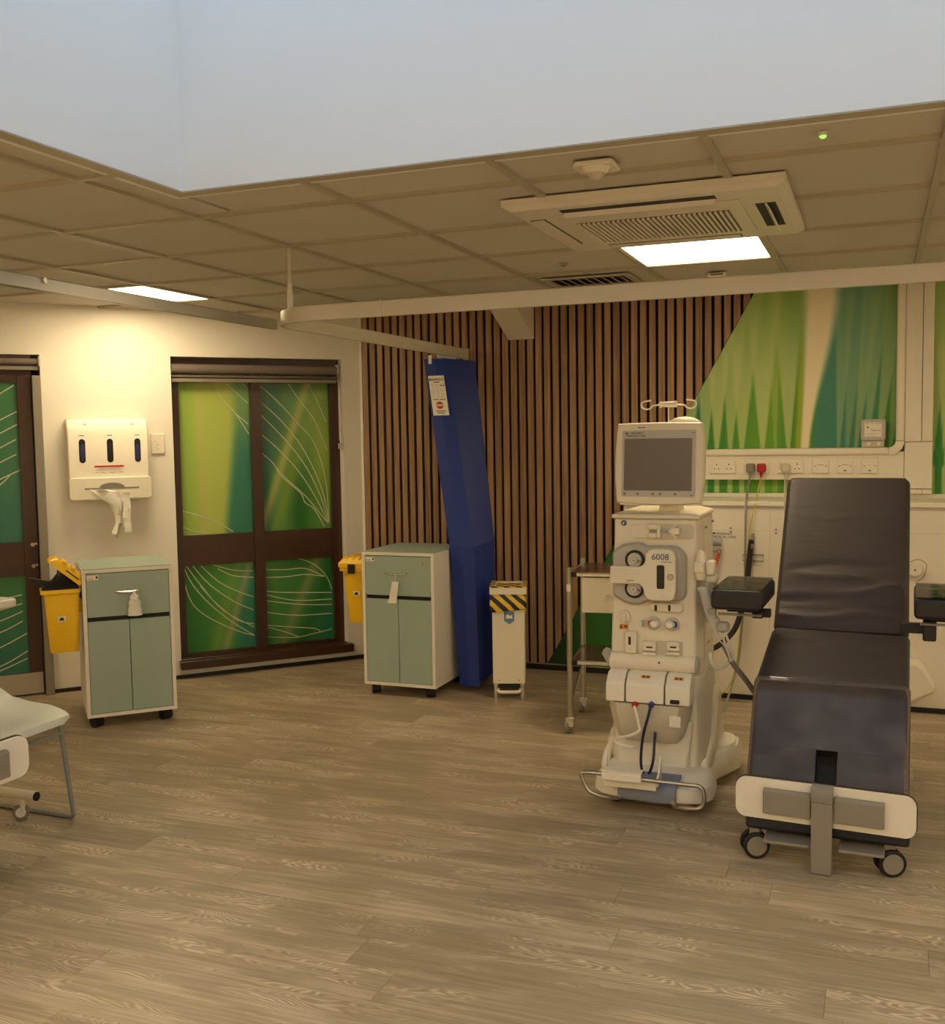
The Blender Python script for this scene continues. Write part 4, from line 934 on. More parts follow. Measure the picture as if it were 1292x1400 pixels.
# things hung on the drawer handles
def hung_bag(X, hx, pts, m, name, label, cat):
    rg = []
    for i, (dz, w_) in enumerate(pts):
        z = .692-dz; d = .02+.012*min(1, i/2)
        prof = [Vector((hx-w_, -.028-d*.2, z)), Vector((hx-w_*.4, -.034-d*(.8+.3*math.sin(i*2)), z)), Vector((hx+w_*.3, -.034-d*(.6+.3*math.cos(i*2.4)), z)), Vector((hx+w_, -.028-d*.2, z)), Vector((hx+w_*.5, -.022, z)), Vector((hx-w_*.5, -.022, z))]
        rg.append([X @ p for p in prof])
    o = MB().loft(rg).build(name, m, smooth=True); return tag(o, label, cat)
hung_bag(X1, .245, [(-.004, .004), (.010, .010), (.022, .024), (.034, .020), (.05, .030), (.07, .027), (.09, .034), (.105, .030), (.118, .037)], TISSUE, 'plastic_bag', 'crumpled white plastic bag tied to the drawer handle of the cabinet by the door', 'bag')
tg = thing('paper_tag', (-2.49, 5.17, .53), 0, 'white paper tag hanging from the drawer handle beside the curtain', 'tag')
P = [(-2.484, .69), (-2.478, .655)]
MB().tube([(-2.482, 5.176, .70), (-2.48, 5.172, .675), (-2.483, 5.172, .655)], .0015, 5).build('string', TISSUE, tg)
rg = [[Vector((-2.500-.006*k+.004*math.sin(k), 5.166-.004*k%.01, .657-.03*k)), Vector((-2.462-.004*k, 5.170, .657-.03*k)), Vector((-2.462-.004*k, 5.172, .657-.03*k)), Vector((-2.500-.006*k+.004*math.sin(k), 5.170, .657-.03*k))] for k in range(5)]
MB().loft(rg).build('tag_strip', PAPER, tg, smooth=True)
# yellow sharps bins
def sharps_bin(xf, open_, label):
    """xf frame: x across (right side hangs on the cabinet), y depth, z up, bottom at 0"""
    o = xf @ Vector((.1, .08, 0)); t = thing('sharps_bin', o, 0, label, 'bin', 'yellow clinical waste bins')
    def rect(x0, x1, y0, y1, z, r=.02): return [xf @ Vector((p[0], p[1], z)) for p in rrect(x0, x1, y0, y1, r, 3)]
    MB().loft([rect(.035, .185, .02, .15, 0), rect(.032, .188, .017, .153, .01), rect(.012, .2, .0, .165, .31)]).build('bin_body', YEL, t, smooth=True)
    MB().loft([rect(-.008, .205, -.014, .175, .305), rect(-.008, .205, -.014, .175, .328)]).build('rim', YEL, t, bevel=.004)
    st = MB(xf).add([(.078, .0025, .165), (.12, .0025, .165), (.12, .0008, .19), (.078, .0008, .19), (.078, .006, .165), (.12, .006, .165), (.12, .004, .19), (.078, .004, .19)], [(0, 1, 2, 3), (4, 5, 6, 7), (0, 1, 5, 4), (1, 2, 6, 5), (2, 3, 7, 6), (3, 0, 4, 7)]).build('sticker', PAPER, t)
    MB(xf).add([(.084, .0008, .169), (.114, .0008, .169), (.106, -.0002, .184), (.092, -.0002, .184)], [(0, 1, 2, 3)]).build('sticker_mark', INK, st)
    bx('side_latch', BLACK, t, .203, .212, .06, .10, .27, .30, xf=xf); bx('hanging_bracket', YEL, t, .198, .21, .05, .11, .2, .26, xf=xf, bevel=.003)
    if open_:
        M = xf @ Matrix.Translation((.205, 0, .34)) @ Matrix.Rotation(math.radians(38), 4, 'Y')
        lid = MB(M).loft([[(p[0], p[1], 0) for p in rrect(-.21, .0, -.012, .172, .015, 3)], [(p[0], p[1], .018) for p in rrect(-.21, .0, -.012, .172, .015, 3)], [(p[0], p[1], .045) for p in rrect(-.19, -.02, .01, .15, .02, 3)]])
        lid = lid.build('lid', YEL, t, smooth=True)
        bx('lid_rib', YEL, lid, -.15, -.125, .0, .16, .04, .056, xf=M, bevel=.004); bx('lid_rib', YEL, lid, -.09, -.065, .0, .16, .04, .056, xf=M, bevel=.004)
        bx('lid_slot', BLACK, lid, -.11, -.03, -.0135, -.010, .02, .026, xf=M)
        bg_ = MB(xf); bg_.loft([[(p[0], p[1], z) for p in rrect(a, b, c, d, .015, 3)] for a, b, c, d, z in ((.0, .198, -.008, .17, .327), (.01, .19, .0, .16, .345), (.06, .17, .02, .14, .37), (.085, .15, .03, .12, .40), (.09, .125, .04, .11, .43))])
        bg_.build('black_liner', BLACKBAG, t, smooth=True)
        MB(xf).loft([[(.07, .05+.03*k, .33) for k in range(2)]+[(.07, .08, .36), (.07, .05, .36)], [(-.02, .03, .362), (-.02, .07, .362), (-.02, .07, .385), (-.02, .03, .385)], [(-.06, .03, .385), (-.06, .06, .385), (-.06, .06, .395), (-.06, .03, .395)]]).build('liner_flap', BLACKBAG, t)
    else:
        lid = MB(xf).loft([[(p[0], p[1], .3285) for p in rrect(-.012, .208, -.018, .178, .015, 3)], [(p[0], p[1], .352) for p in rrect(-.012, .208, -.018, .178, .015, 3)], [(p[0], p[1], .385) for p in rrect(.01, .19, .01, .155, .02, 3)]]).build('lid', YEL, t, smooth=True)
        for k in range(4): bx('lid_rib', YEL, lid, .03+.04*k, .05+.04*k, .0, .16, .365, .392, xf=xf, bevel=.004)
        bx('clasp', BLACK, t, .06, .105, -.030, -.018, .295, .350, xf=xf, bevel=.004)
    return t
sharps_bin(X1 @ Matrix.Translation((-.2125*.88, .02, .402)) @ Matrix.Diagonal((.88, .9, .98, 1)), True, 'open yellow clinical bin with a black liner hung beside the door')
sharps_bin(X2 @ Matrix.Translation((-.2125, .14, .375)), False, 'closed yellow clinical bin hung on the cabinet beside the window')
# pedal bin
pb = thing('pedal_bin', (-1.97, 5.325, 0), math.radians(17.4), 'slim cream pedal bin with a yellow and black striped bag', 'bin')
XP = rootmat(pb); x0, x1, y0, y1 = 0, .178, .0, .24
bx('body', CREAM, pb, x0, x1, y0, y1, .085, .555, bevel=.004, xf=XP)
bagm = MB(XP); rg = []
for z, g in ((.585, .004), (.555, .010), (.535, .013), (.515, .010)):
    r_ = rrect(x0-g, x1+g, y0-g, y1+g, .012, 3); rg.append([Vector((p[0], p[1], z-(.02+.012*math.sin(i*1.9) if z < .52 else 0))) for i, p in enumerate(r_)])
bagm.loft(rg).build('striped_bag', TIGER, pb, smooth=True)
lid = MB(XP); 
for a in ((x0-.012, x1+.012, y0-.014, y0+.02), (x0-.012, x1+.012, y1-.02, y1+.012), (x0-.012, x0+.02, y0+.02, y1-.02), (x1-.02, x1+.012, y0+.02, y1-.02)): lid.box(*a, .585, .622)
lid.each('lid_frame', CREAM, pb); bx('bag_top', TIGER, pb, x0+.021, x1-.021, y0+.021, y1-.021, .60, .616, xf=XP)
ring = MB(XP)
for a in ((x0-.012, x1+.012, y0-.014, y0+.012), (x0-.012, x0+.012, y0+.012, y1), (x1-.012, x1+.012, y0+.012, y1)): ring.box(*a, .6225, .628)
ring.each('striped_edge', TIGER, pb)
cx = (x0+x1)/2+.005; sh_ = MB(XP).prism([(cx-.028, .487), (cx+.028, .487), (cx+.028, .437), (cx, .417), (cx-.028, .437)], 'y', y0-.002, y0+.001).build('shield_sticker', SHIELD, pb)
MB(XP).prism([(cx-.018, .45), (cx+.018, .45), (cx+.016, .47), (cx+.004, .464), (cx-.006, .474), (cx-.018, .466)], 'y', y0-.003, y0-.0018).build('shield_mark', PAPER, sh_)
for a in (x0+.005, x1-.025): bx('foot', CHROME, pb, a, a+.02, y0-.004, y0+.03, .0, .086, bevel=.003, xf=XP)
for a in (x0+.005, x1-.025): bx('foot', CHROME, pb, a, a+.02, y1-.03, y1, .0, .086, bevel=.003, xf=XP)
MB(XP).tube(smooth_path([(x0+.028, y0+.02, .05), (x0+.03, y0-.02, .048), (x0+.05, y0-.03, .046), (x1-.05, y0-.03, .046), (x1-.03, y0-.02, .048), (x1-.028, y0+.02, .05)], 4), .0095, 10).build('pedal', WHITE, pb, smooth=True)
bx('base_plate', BLACK, pb, x0+.03, x1-.03, y0+.01, y1-.01, .06, .085, xf=XP)
b = MB(XP)
for a in (x0+.035, x1-.035): b.cyl((a, y0-.002, .105), (a, y0+.001, .105), .004, n=8)
b.each('rivet', GREYM, pb)
# instrument trolley
tr_ = thing('instrument_trolley', (-1.381, 4.809, 0), math.radians(5.9), 'steel instrument trolley with a white drawer behind the dialysis machine', 'trolley'); XT = rootmat(tr_)
tw, td = .50, .40
for x, y in ((0, 0), (tw, 0), (0, td), (tw, td)):
    lg_ = MB(XT).cyl((x, y, .075), (x, y, .815), .0135, n=12).build('leg', STEEL, tr_, smooth=True)
    f = MB(XT); f.box(x-.02, x+.02, y-.016, y+.016, .035, .085); fk = f.build('castor_fork', CHROME, tr_, bevel=.004)
    MB(XT).cyl((x-.026, y+.012, .036), (x-.006, y+.012, .036), .036, n=18).build('wheel', GREY, fk, smooth=True); MB(XT).cyl((x-.027, y+.012, .036), (x-.005, y+.012, .036), .018, n=14).build('wheel_hub', LGREY, fk, smooth=True)
for z in (.785, .355):
    bx('shelf', STEELT, tr_, .012, tw-.012, .005, td-.005, z, z+.006, xf=XT)
    bx('shelf_rail', CHROME, tr_, .035, tw-.035, -.006, .008, z-.012, z+.004, xf=XT, bevel=.003)
    for x in (.014, tw-.036): bx('rail_sleeve', BLACK, tr_, x, x+.022, -.009, .010, z-.016, z+.008, xf=XT, bevel=.003)
    for x in (0, tw): MB(XT).cyl((x, .012, z-.02), (x, td-.012, z+.0), .008, n=8).build('side_bar', STEEL, tr_, smooth=True)
MB(XT).cyl((0, .0, .16), (0, td, .26), .008, n=8).build('brace', STEEL, tr_, smooth=True)
dw = bx('drawer', CREAM, tr_, .06, tw-.06, .0, td-.06, .598, .768, xf=XT, bevel=.003)
MB(XT).tube(smooth_path([(.19, -.001, .682), (.19, -.022, .682), (.25, -.026, .682), (.31, -.022, .682), (.31, -.001, .682)], 3), .005, 8).build('drawer_handle', CHROME, dw, smooth=True)
bx('leg_sticker', PAPER, tr_, -.010, .008, -.0145, -.0125, .70, .735, xf=XT)
# ================================================================== DIALYSIS MACHINE
F = 4.05
dm = thing('dialysis_machine', (-.80, 4.22, 0), 0, 'cream dialysis machine with a dark screen and twin pump cover', 'dialysis machine')
def m2(x, y, Y=F): return bw(x, y, Y)
def pbox(name, m, par, x0, y0, x1, y1, d0, d1, bevel=.003, Y=F, r=None):
    """box on the front plane from photo rectangle; d0 back, d1 how far it stands proud"""
    xc, zc = m2((x0+x1)/2, (y0+y1)/2, Y); k = Y/FPX/ (FWD.y if False else 1)
    xa, _ = m2(x0, (y0+y1)/2, Y); xb, _ = m2(x1, (y0+y1)/2, Y); _, za = m2((x0+x1)/2, y1, Y); _, zb = m2((x0+x1)/2, y0, Y)
    if r: return MB().prism(rrect(xa, xb, za, zb, r), 'y', Y-d1, Y-d0).build(name, m, par, bevel=bevel)
    return bx(name, m, par, xa, xb, Y-d1, Y-d0, za, zb, bevel=bevel)
BX0, BX1, BY0, BY1 = -.993, -.655, F, 4.42
# upper body
up = MB(); up.loft([[(BX0, F, .50), (BX1, F, .50), (BX1+.018, F+.05, .50), (BX1+.018, BY1, .50), (BX0-.005, BY1, .50), (BX0-.005, F+.05, .50)],
                    [(BX0+.02, F+.01, 1.118), (BX1-.002, F+.01, 1.118), (BX1+.012, F+.05, 1.118), (BX1+.012, BY1, 1.118), (BX0+.014, BY1, 1.118), (BX0+.014, F+.05, 1.118)]])
body = up.build('upper_housing', CREAM, dm, bevel=.008)
lid = MB(); lid.loft([[(BX0+.008, F-.004, 1.119), (BX1+.016, F-.004, 1.119), (BX1+.016, BY1+.004, 1.119), (BX0+.008, BY1+.004, 1.119)], [(BX0+.008, F-.004, 1.134), (BX1+.016, F-.004, 1.134), (BX1+.016, BY1+.004, 1.134), (BX0+.008, BY1+.004, 1.134)], [(BX0+.06, F+.06, 1.15), (BX1-.03, F+.06, 1.15), (BX1-.03, BY1-.05, 1.15), (BX0+.06, BY1-.05, 1.15)]])
lid.build('top_lid', CREAM, dm, bevel=.005)
# side seam and screws on the right flank
bx('side_seam', CREAM2, dm, BX1+.0165, BX1+.0195, F+.10, F+.103, .52, 1.10)
b = MB()
for y, z in ((F+.16, 1.075), (F+.34, 1.085), (F+.22, .60), (F+.2, .90)): b.cyl((BX1+.012, y, z), (BX1+.021, y, z), .005, n=8)
b.each('flank_screw', GREYM, dm)
# lower body
lo = MB(); lo.loft([[(BX0+.02, F+.02, .10), (BX1-.0, F+.02, .10), (BX1+.03, F+.07, .10), (BX1+.03, BY1+.05, .10), (BX0-.01, BY1+.05, .10), (BX0-.01, F+.06, .10)],
                    [(BX0+.012, F+.02, .30), (BX1-.0, F+.02, .30), (BX1+.024, F+.06, .30), (BX1+.024, BY1+.02, .30), (BX0-.004, BY1+.02, .30), (BX0-.004, F+.06, .30)],
                    [(BX0+.005, F+.015, .50), (BX1-.004, F+.015, .50), (BX1+.018, F+.055, .50), (BX1+.018, BY1, .50), (BX0-.004, BY1, .50), (BX0-.004, F+.055, .50)]])
lo.build('lower_housing', CREAM, dm, bevel=.008)
# front apron of the lower body
fa = MB(); fa.loft([[(-.965, F+.0, .10), (-.69, F+.0, .10), (-.69, F+.03, .10), (-.965, F+.03, .10)], [(-.975, F-.005, .32), (-.665, F-.005, .32), (-.665, F+.03, .32), (-.975, F+.03, .32)]]); fa.build('front_apron', WHITE, dm, bevel=.01)
# trim bar
xa, za = m2(835, 905); xb, _ = m2(951, 905)
_, zt = m2(890, 893); _, zb = m2(890, 917); zc = (zt+zb)/2; rz_ = (zt-zb)/2
pr = [(F+.01, zb)]+[(F-.030*math.sin(math.radians(a)), zc-rz_*math.cos(math.radians(a))) for a in range(15, 180, 15)]+[(F+.01, zt)]
tb = MB().prism(pr, 'x', BX0+.002, BX1+.002).build('trim_bar', CREAM, dm, smooth=True)
MB().cyl((BX1+.003, F-.004, zc), (BX1+.014, F-.004, zc), .036, .03, 18).build('bar_end_cap', EMBOSS, tb, smooth=True)
MB().loft([[(BX0+.004, F-.02, zc-.02), (BX0+.004, F+.02, zc-.02), (BX0-.006, F+.02, zc-.02), (BX0-.006, F-.02, zc-.02)], [(BX0+.004, F-.03, zc+.02), (BX0+.004, F+.01, zc+.02), (BX0-.03, F+.01, zc+.03), (BX0-.03, F-.03, zc+.03)], [(BX0+.002, F-.03, zc+.045), (BX0+.002, F+.0, zc+.045), (BX0-.018, F+.0, zc+.05), (BX0-.018, F-.03, zc+.05)]]).build('line_clip', EMBOSS, tb, bevel=.003)
X, Z = m2(903, 904); MB().cyl((X, F-.032, Z), (X, F-.028, Z), .004, n=8).build('bar_hole', INK, tb)
# round emblem
X, Z = m2(852.5, 715); MB().cyl((X, F+.006, Z), (X, F-.0005, Z), .0105, n=18).build('round_emblem', BINK, dm); MB().prism([(X-.006, Z-.004), (X+.002, Z+.007), (X+.005, Z), (X, Z-.001), (X+.002, Z-.006)], 'y', F-.0015, F-.0005).build('emblem_mark', PAPER, dm)
# recess with clip and plunger
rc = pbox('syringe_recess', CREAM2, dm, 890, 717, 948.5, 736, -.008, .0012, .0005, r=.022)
pbox('recess_shade', CREAM, dm, 862, 717, 888, 735, -.008, .0008, .0005, r=.012)
pbox('clip_block', CREAM, rc, 887.5, 716, 901, 723.5, 0, .03, .004); pbox('clip_block', CREAM, rc, 887.5, 728, 900, 734.5, 0, .03, .004); pbox('clip_plate', CREAM, rc, 899, 716, 904, 735, 0, .022, .003)
X0, Z = m2(903, 725.5); X1, _ = m2(915, 725.5); MB().cyl((X0, F-.014, Z), (X1, F-.014, Z), .0035, n=8).build('plunger_rod', STEEL, rc, smooth=True)
pl_ = MB(); cx = m2(922, 725.5)[0]
pl_.loft([[(X1, F-.006, Z-.006), (X1, F-.02, Z-.006), (X1, F-.02, Z+.006), (X1, F-.006, Z+.006)], [(cx, F-.004, Z-.015), (cx, F-.026, Z-.015), (cx, F-.026, Z+.015), (cx, F-.004, Z+.015)], [(cx+.022, F-.004, Z-.013), (cx+.022, F-.022, Z-.013), (cx+.022, F-.022, Z+.013), (cx+.022, F-.004, Z+.013)]]); pl_.build('plunger_head', CREAM, rc, bevel=.004)
for sg in (-1, 1): MB().tube(smooth_path([(cx-.012, F-.015, Z+sg*.008), (cx, F-.018, Z+sg*.018), (cx+.012, F-.016, Z+sg*.026)], 3), [.006, .0055, .005, .0045, .004, .0035, .003], 8).build('plunger_wing', CREAM, rc, smooth=True)
# pump module
def P2(pts, Y=F): return [m2(830+x/8.613, 690+y/8.613, Y) for x, y in pts]
out = P2([(72, 560), (110, 520), (200, 460), (340, 438), (440, 455), (490, 480), (560, 478), (780, 480), (860, 500), (920, 570), (935, 640), (940, 1040), (915, 1100), (860, 1130), (760, 1140), (560, 1135), (480, 1140), (400, 1168), (320, 1175), (220, 1150), (120, 1090), (76, 1045)])
pm = MB(); pm.prism(out, 'y', F-.018, F+.002); pm = pm.build('pump_housing', PUMP, dm, bevel=.012, seg=3)
inn = P2([(86, 580), (130, 530), (220, 480), (340, 462), (430, 480), (480, 505), (760, 502), (850, 530), (880, 600), (882, 1000), (860, 1080), (780, 1112), (480, 1115), (400, 1145), (320, 1150), (220, 1120), (130, 1065), (88, 1030)])
MB().prism(inn, 'y', F-.022, F-.016).build('pump_dish', mat('pump_dish_grey', (184, 178, 168), .3), pm, bevel=.004)
for px, py in ((345, 640), (340, 975)):
    X, Z = P2([(px, py)])[0]
    rt = MB().cyl((X, F-.0225, Z), (X, F-.030, Z), .0385, n=32).build('pump_ring', BLACK, pm, smooth=True)
    MB().cyl((X, F-.0301, Z), (X, F-.040, Z), .029, .027, n=28).build('pump_rotor', LGREY, rt, smooth=True)
    MB().cyl((X, F-.040, Z), (X, F-.048, Z), .0135, .012, n=20).build('rotor_hub', CREAM2, rt, smooth=True)
    MB().cyl((X, F-.0485, Z), (X, F-.047, Z), .003, n=8).build('hub_hole', INK, rt)
    MB().cyl((X+.02, F-.040, Z-.004), (X+.02, F-.045, Z-.004), .006, n=10).build('rotor_pin', GREY, rt, smooth=True)
cov = P2([(74, 700), (400, 712), (450, 695), (480, 650), (490, 560), (530, 515), (600, 506), (770, 512), (815, 540), (832, 600), (838, 1000), (815, 1090), (770, 1112), (560, 1105), (500, 1085), (468, 1030), (455, 960), (410, 912), (340, 915), (72, 903)])
pc = MB().prism(cov, 'y', F-.058, F-.030).build('pump_cover', CREAM, pm, bevel=.006, seg=3)
X, Z = P2([(660, 600)])[0]; text('6008', .034, MF(X, F-.0583, Z), BINK, pc, sx=1.0)
X, Z = P2([(735, 655)])[0]; text('CAREsystem', .0085, MF(X, F-.0583, Z), BINK, pc)
wn = P2([(618, 690), (708, 690), (705, 968), (620, 968)]); MB().prism(rrect(wn[0][0], wn[1][0], wn[2][1], wn[0][1], .006), 'y', F-.0592, F-.057).build('cover_window', mat('dark_window_glass', (32, 30, 32), .15), pc)
X, Z = P2([(778, 830)])[0]; MB().cyl((X, F-.057, Z), (X, F-.062, Z), .0125, n=20).build('cover_button', GREY, pc, smooth=True); MB().cyl((X, F-.062, Z), (X, F-.0635, Z), .010, n=20).build('button_face', LGREY, pc, smooth=True)
for k in range(5):
    a, c = P2([(80, 735+28*k), (440-12*k, 735+28*k)]); bx('grip_rib', CREAM2, pc, a[0], c[0], F-.0588, F-.0578, a[1]-.0006, a[1]+.0006)
a = P2([(270, 880), (290, 868), (320, 864), (345, 872)]); MB().tube([(p[0], F-.0585, p[1]) for p in a], .0012, 6).build('grip_mark', INK, pc)
# controls below
pill = pbox('sensor_bar', CREAM, dm, 889, 824.5, 934, 836.5, 0, .014, .005, r=.013)
for px in (897.5, 916): pbox('sensor_slot', INK, pill, px-1.7, 826.5, px+1.7, 834.5, .012, .0152, .0004, r=.002)
X, Z = m2(853.5, 843); MB().cyl((X, F, Z), (X, F-.004, Z), .026, n=28).build('round_port', CREAM2, dm, smooth=True); MB().cyl((X, F-.004, Z), (X, F-.008, Z), .0235, n=28).build('port_cap', CREAM, dm, smooth=True)
pbox('port_lever', CREAM, dm, 850, 838, 857, 849, .006, .022, .005)
og = pbox('warning_label', ORANGE, dm, 847, 853.5, 859, 860, 0, .001, .0002); pbox('warning_mark', INK, og, 848.5, 855, 850.5, 859, 0, .0016, .0001); pbox('warning_mark', INK, og, 854, 855, 857, 857.5, 0, .0016, .0001)
pbox('small_hook', CREAM, dm, 876, 849, 879, 856, 0, .016, .002); pbox('small_hook', CREAM2, dm, 879.5, 847, 881.5, 857, 0, .01, .002)
for px, py, mm, sg in ((893.8, 852, RED, -1), (919, 853.2, BLUEP, 1)):
    X, Z = m2(px, py); prt = MB().cyl((X, F, Z), (X, F-.006, Z), .0275, n=28).build('blood_port', LGREY, dm, smooth=True)
    MB().prism([(X+sg*.020, Z+.010), (X+sg*.022, Z), (X+sg*.018, Z-.011), (X-sg*.006, Z-.016), (X-sg*.006, Z+.017)], 'y', F-.014, F-.006).build('coloured_flap', mm, prt, bevel=.003)
    k = MB(); k.loft([[Vector((X-sg*.006+r_*sx*math.cos(math.radians(a)), F-y_, Z+r_*math.sin(math.radians(a)))) for a in range(0, 360, 24)] for r_, sx, y_ in ((.016, 1.3, .006), (.015, 1.25, .024), (.011, 1.2, .030))]); k.build('port_knob', WHITE, prt, smooth=True)
wb_ = pbox('detector_box', CREAM, dm, 856, 862.5, 872, 891.5, 0, .026, .004); pbox('detector_slot', INK, wb_, 861, 868.5, 864.5, 880, .02, .0268, .0002, r=.005)
hd = pbox('holder_plate', CREAM2, dm, 880, 876.5, 933, 895, 0, .004, .002)
for px in (889.5, 922):
    f = pbox('holder_flap', CREAM, hd, px-9.5, 876.5, px+8.5, 889, 0, .022, .004); pbox('flap_slot', INK, f, px-4.5, 882.5, px+4, 884.5, .02, .0228, .0002)
    pbox('holder_lip', CREAM, hd, px-9.5, 890, px+9.5, 894.5, 0, .03, .004)
# connector drawer unit
def dmod(x0, x1, name):
    X0, _ = m2(x0, 950, F-.09); X1, _ = m2(x1, 950, F-.09)
    prof = [(F+.02, .520), (F-.05, .512), (F-.09, .475), (F-.094, .405), (F-.02, .40), (F+.02, .40)]
    return MB().prism(prof, 'x', X0+.001, X1-.001).build(name, WHITE, dm, bevel=.004)
d1 = dmod(828, 853.5, 'drawer_lid'); d2 = dmod(855, 907.5, 'drawer_lid'); d3 = dmod(909, 943.5, 'drawer_lid')
X0, _ = m2(829, 950, F-.08); X1, _ = m2(942, 950, F-.08)
bow = MB(); rg = []
for z, fw, ins in ((.399, -.088, 0.0), (.36, -.086, .004), (.30, -.072, .016), (.255, -.052, .034), (.235, -.030, .055), (.228, .02, .07)):
    rg.append([Vector((X0+ins, F+.02, z)), Vector((X0+ins+.006, F+fw*.6, z)), Vector((X0+ins+.04, F+fw, z)), Vector((X1-ins-.04, F+fw, z)), Vector((X1-ins-.006, F+fw*.6, z)), Vector((X1-ins, F+.02, z))])
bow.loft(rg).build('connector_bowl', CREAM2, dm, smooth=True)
for d, px, py in ((d2, 883, 934.5), (d3, 928, 939)):
    X, Z = m2(px, py, F-.06); q = MB(); q.add([(X-.018, F-.066, .4985), (X+.018, F-.066, .4985), (X+.018, F-.056, .5078), (X-.018, F-.056, .5078)], [(0, 1, 2, 3)]); q.build('orange_label', ORANGE, d)
    q = MB(); q.add([(X-.012, F-.0645, .5008), (X-.003, F-.0645, .5008), (X-.003, F-.0595, .5058), (X-.012, F-.0595, .5058)], [(0, 1, 2, 3)]).add([(X+.004, F-.0645, .5008), (X+.013, F-.0645, .5008), (X+.013, F-.0595, .5058), (X+.004, F-.0595, .5058)], [(0, 1, 2, 3)]); q.each('label_symbol', INK, d)
X, Z = m2(922.5, 960, F-.095); bx('latch', INK, d3, X-.018, X+.018, F-.104, F-.090, Z-.007, Z+.008, bevel=.004)
bx('lower_card', WHITE, dm, X-.022, X+.022, F-.092, F-.084, .318, .362, bevel=.002)
cn = []
for px, mm in ((868, RED), (890.5, BLUEP)):
    X, Z = m2(px, 963, F-.1); MB().cyl((X, F-.085, Z), (X, F-.112, Z-.004), .0125, .010, 16).build('hose_connector', mm, dm, smooth=True); cn.append(Vector((X, F-.112, Z-.004)))
Yh = F-.12
def mp(x, y, Y): return b3(x, y, Y)
MB().tube(smooth_path([cn[0], mp(870, 975, Yh), mp(873, 990, Yh), mp(874, 999, Yh-.005), mp(860, 1006, Yh), mp(840, 1010, Yh+.03), mp(846, 1017, Yh+.03), mp(862, 1021, Yh+.02), mp(872, 1019, Yh+.05)], 6), .0056, 8).build('white_hose', WHITE, dm, smooth=True)
MB().tube(smooth_path([cn[1], mp(886, 980, Yh), mp(879.5, 1005, Yh), mp(876.5, 1030, Yh), mp(877, 1050, Yh), mp(882, 1060.5, Yh), mp(888, 1056, Yh), mp(893, 1040, Yh), mp(894.5, 1020, Yh+.02), mp(896, 1001, Yh+.05)], 6), .0056, 8).build('blue_hose', mat('navy_hose', (30, 34, 66), .35), dm, smooth=True)
# base
def bpoly(g=0.0, fr=0.0):
    return [(-1.04+g, 4.02), (-1.035+g, 3.95+fr), (-1.0+g, 3.905+fr), (-.93, 3.885+fr), (-.79, 3.87+fr), (-.66, 3.885+fr), (-.60-g, 3.91+fr), (-.575-g, 3.96+fr), (-.575-g, 4.08), (-.60-g, 4.20), (-.565, 4.34), (-.53, 4.44), (-.54, 4.56), (-.62, 4.62), (-.95, 4.62), (-1.06, 4.55), (-1.06, 4.4), (-1.02+g, 4.2)]
bs = MB(); bs.loft([[Vector((p[0], p[1], .035)) for p in bpoly(.02, .02)], [Vector((p[0], p[1], .05)) for p in bpoly(0, 0)], [Vector((p[0], p[1], .10)) for p in bpoly(.004, .004)], [Vector((p[0]*.96-.032, p[1]*.94+.255, .135)) for p in bpoly(.03, .05)]])
bs = bs.build('base', WHITE, dm, smooth=True)
# blue grey centre of the front
b = MB(); b.loft([[(-.925, 3.868, .048), (-.70, 3.862, .048), (-.70, 3.93, .048), (-.925, 3.93, .048)], [(-.925, 3.868, .098), (-.70, 3.862, .098), (-.70, 3.93, .098), (-.925, 3.93, .098)], [(-.915, 3.888, .128), (-.69, 3.884, .128), (-.69, 3.95, .140), (-.915, 3.95, .140)]]); b.build('front_kick_panel', BLUEGREY, dm, bevel=.004)
# side cheeks rising from base to body, rear wheel pods
for sg, xb in ((1, BX1+.012), (-1, BX0-.012)):
    ck = MB(); q = [(4.04, .10), (4.10, .155), (4.26, .20), (4.36, .36), (4.40, .40), (4.44, .36), (4.52, .17), (4.55, .10)]
    xa_, xb_ = (xb, xb+sg*.035); ck.prism(q, 'x', min(xa_, xb_), max(xa_, xb_)); ck.build('side_cheek', CREAM, dm, bevel=.014, seg=3)
    pod = MB(); cx, cy = (-.60, 4.44) if sg > 0 else (-1.04, 4.47)
    pod.loft([[Vector((cx+rx*math.cos(math.radians(a)), cy+ry*math.sin(math.radians(a)), z)) for a in range(0, 360, 20)] for rx, ry, z in ((.055, .11, .045), (.062, .125, .07), (.062, .125, .115), (.05, .105, .15), (.02, .06, .165))]); pod.build('rear_wheel_pod', WHITE, dm, smooth=True)
for x, y in ((-.955, 3.97), (-.65, 3.97), (-.98, 4.5), (-.60, 4.5)):
    MB().cyl((x-.015, y, .03), (x+.015, y, .03), .03, n=18).build('castor_wheel', BLACK, dm, smooth=True); bx('castor_fork', GREY, dm, x-.02, x+.02, y-.012, y+.012, .035, .05)
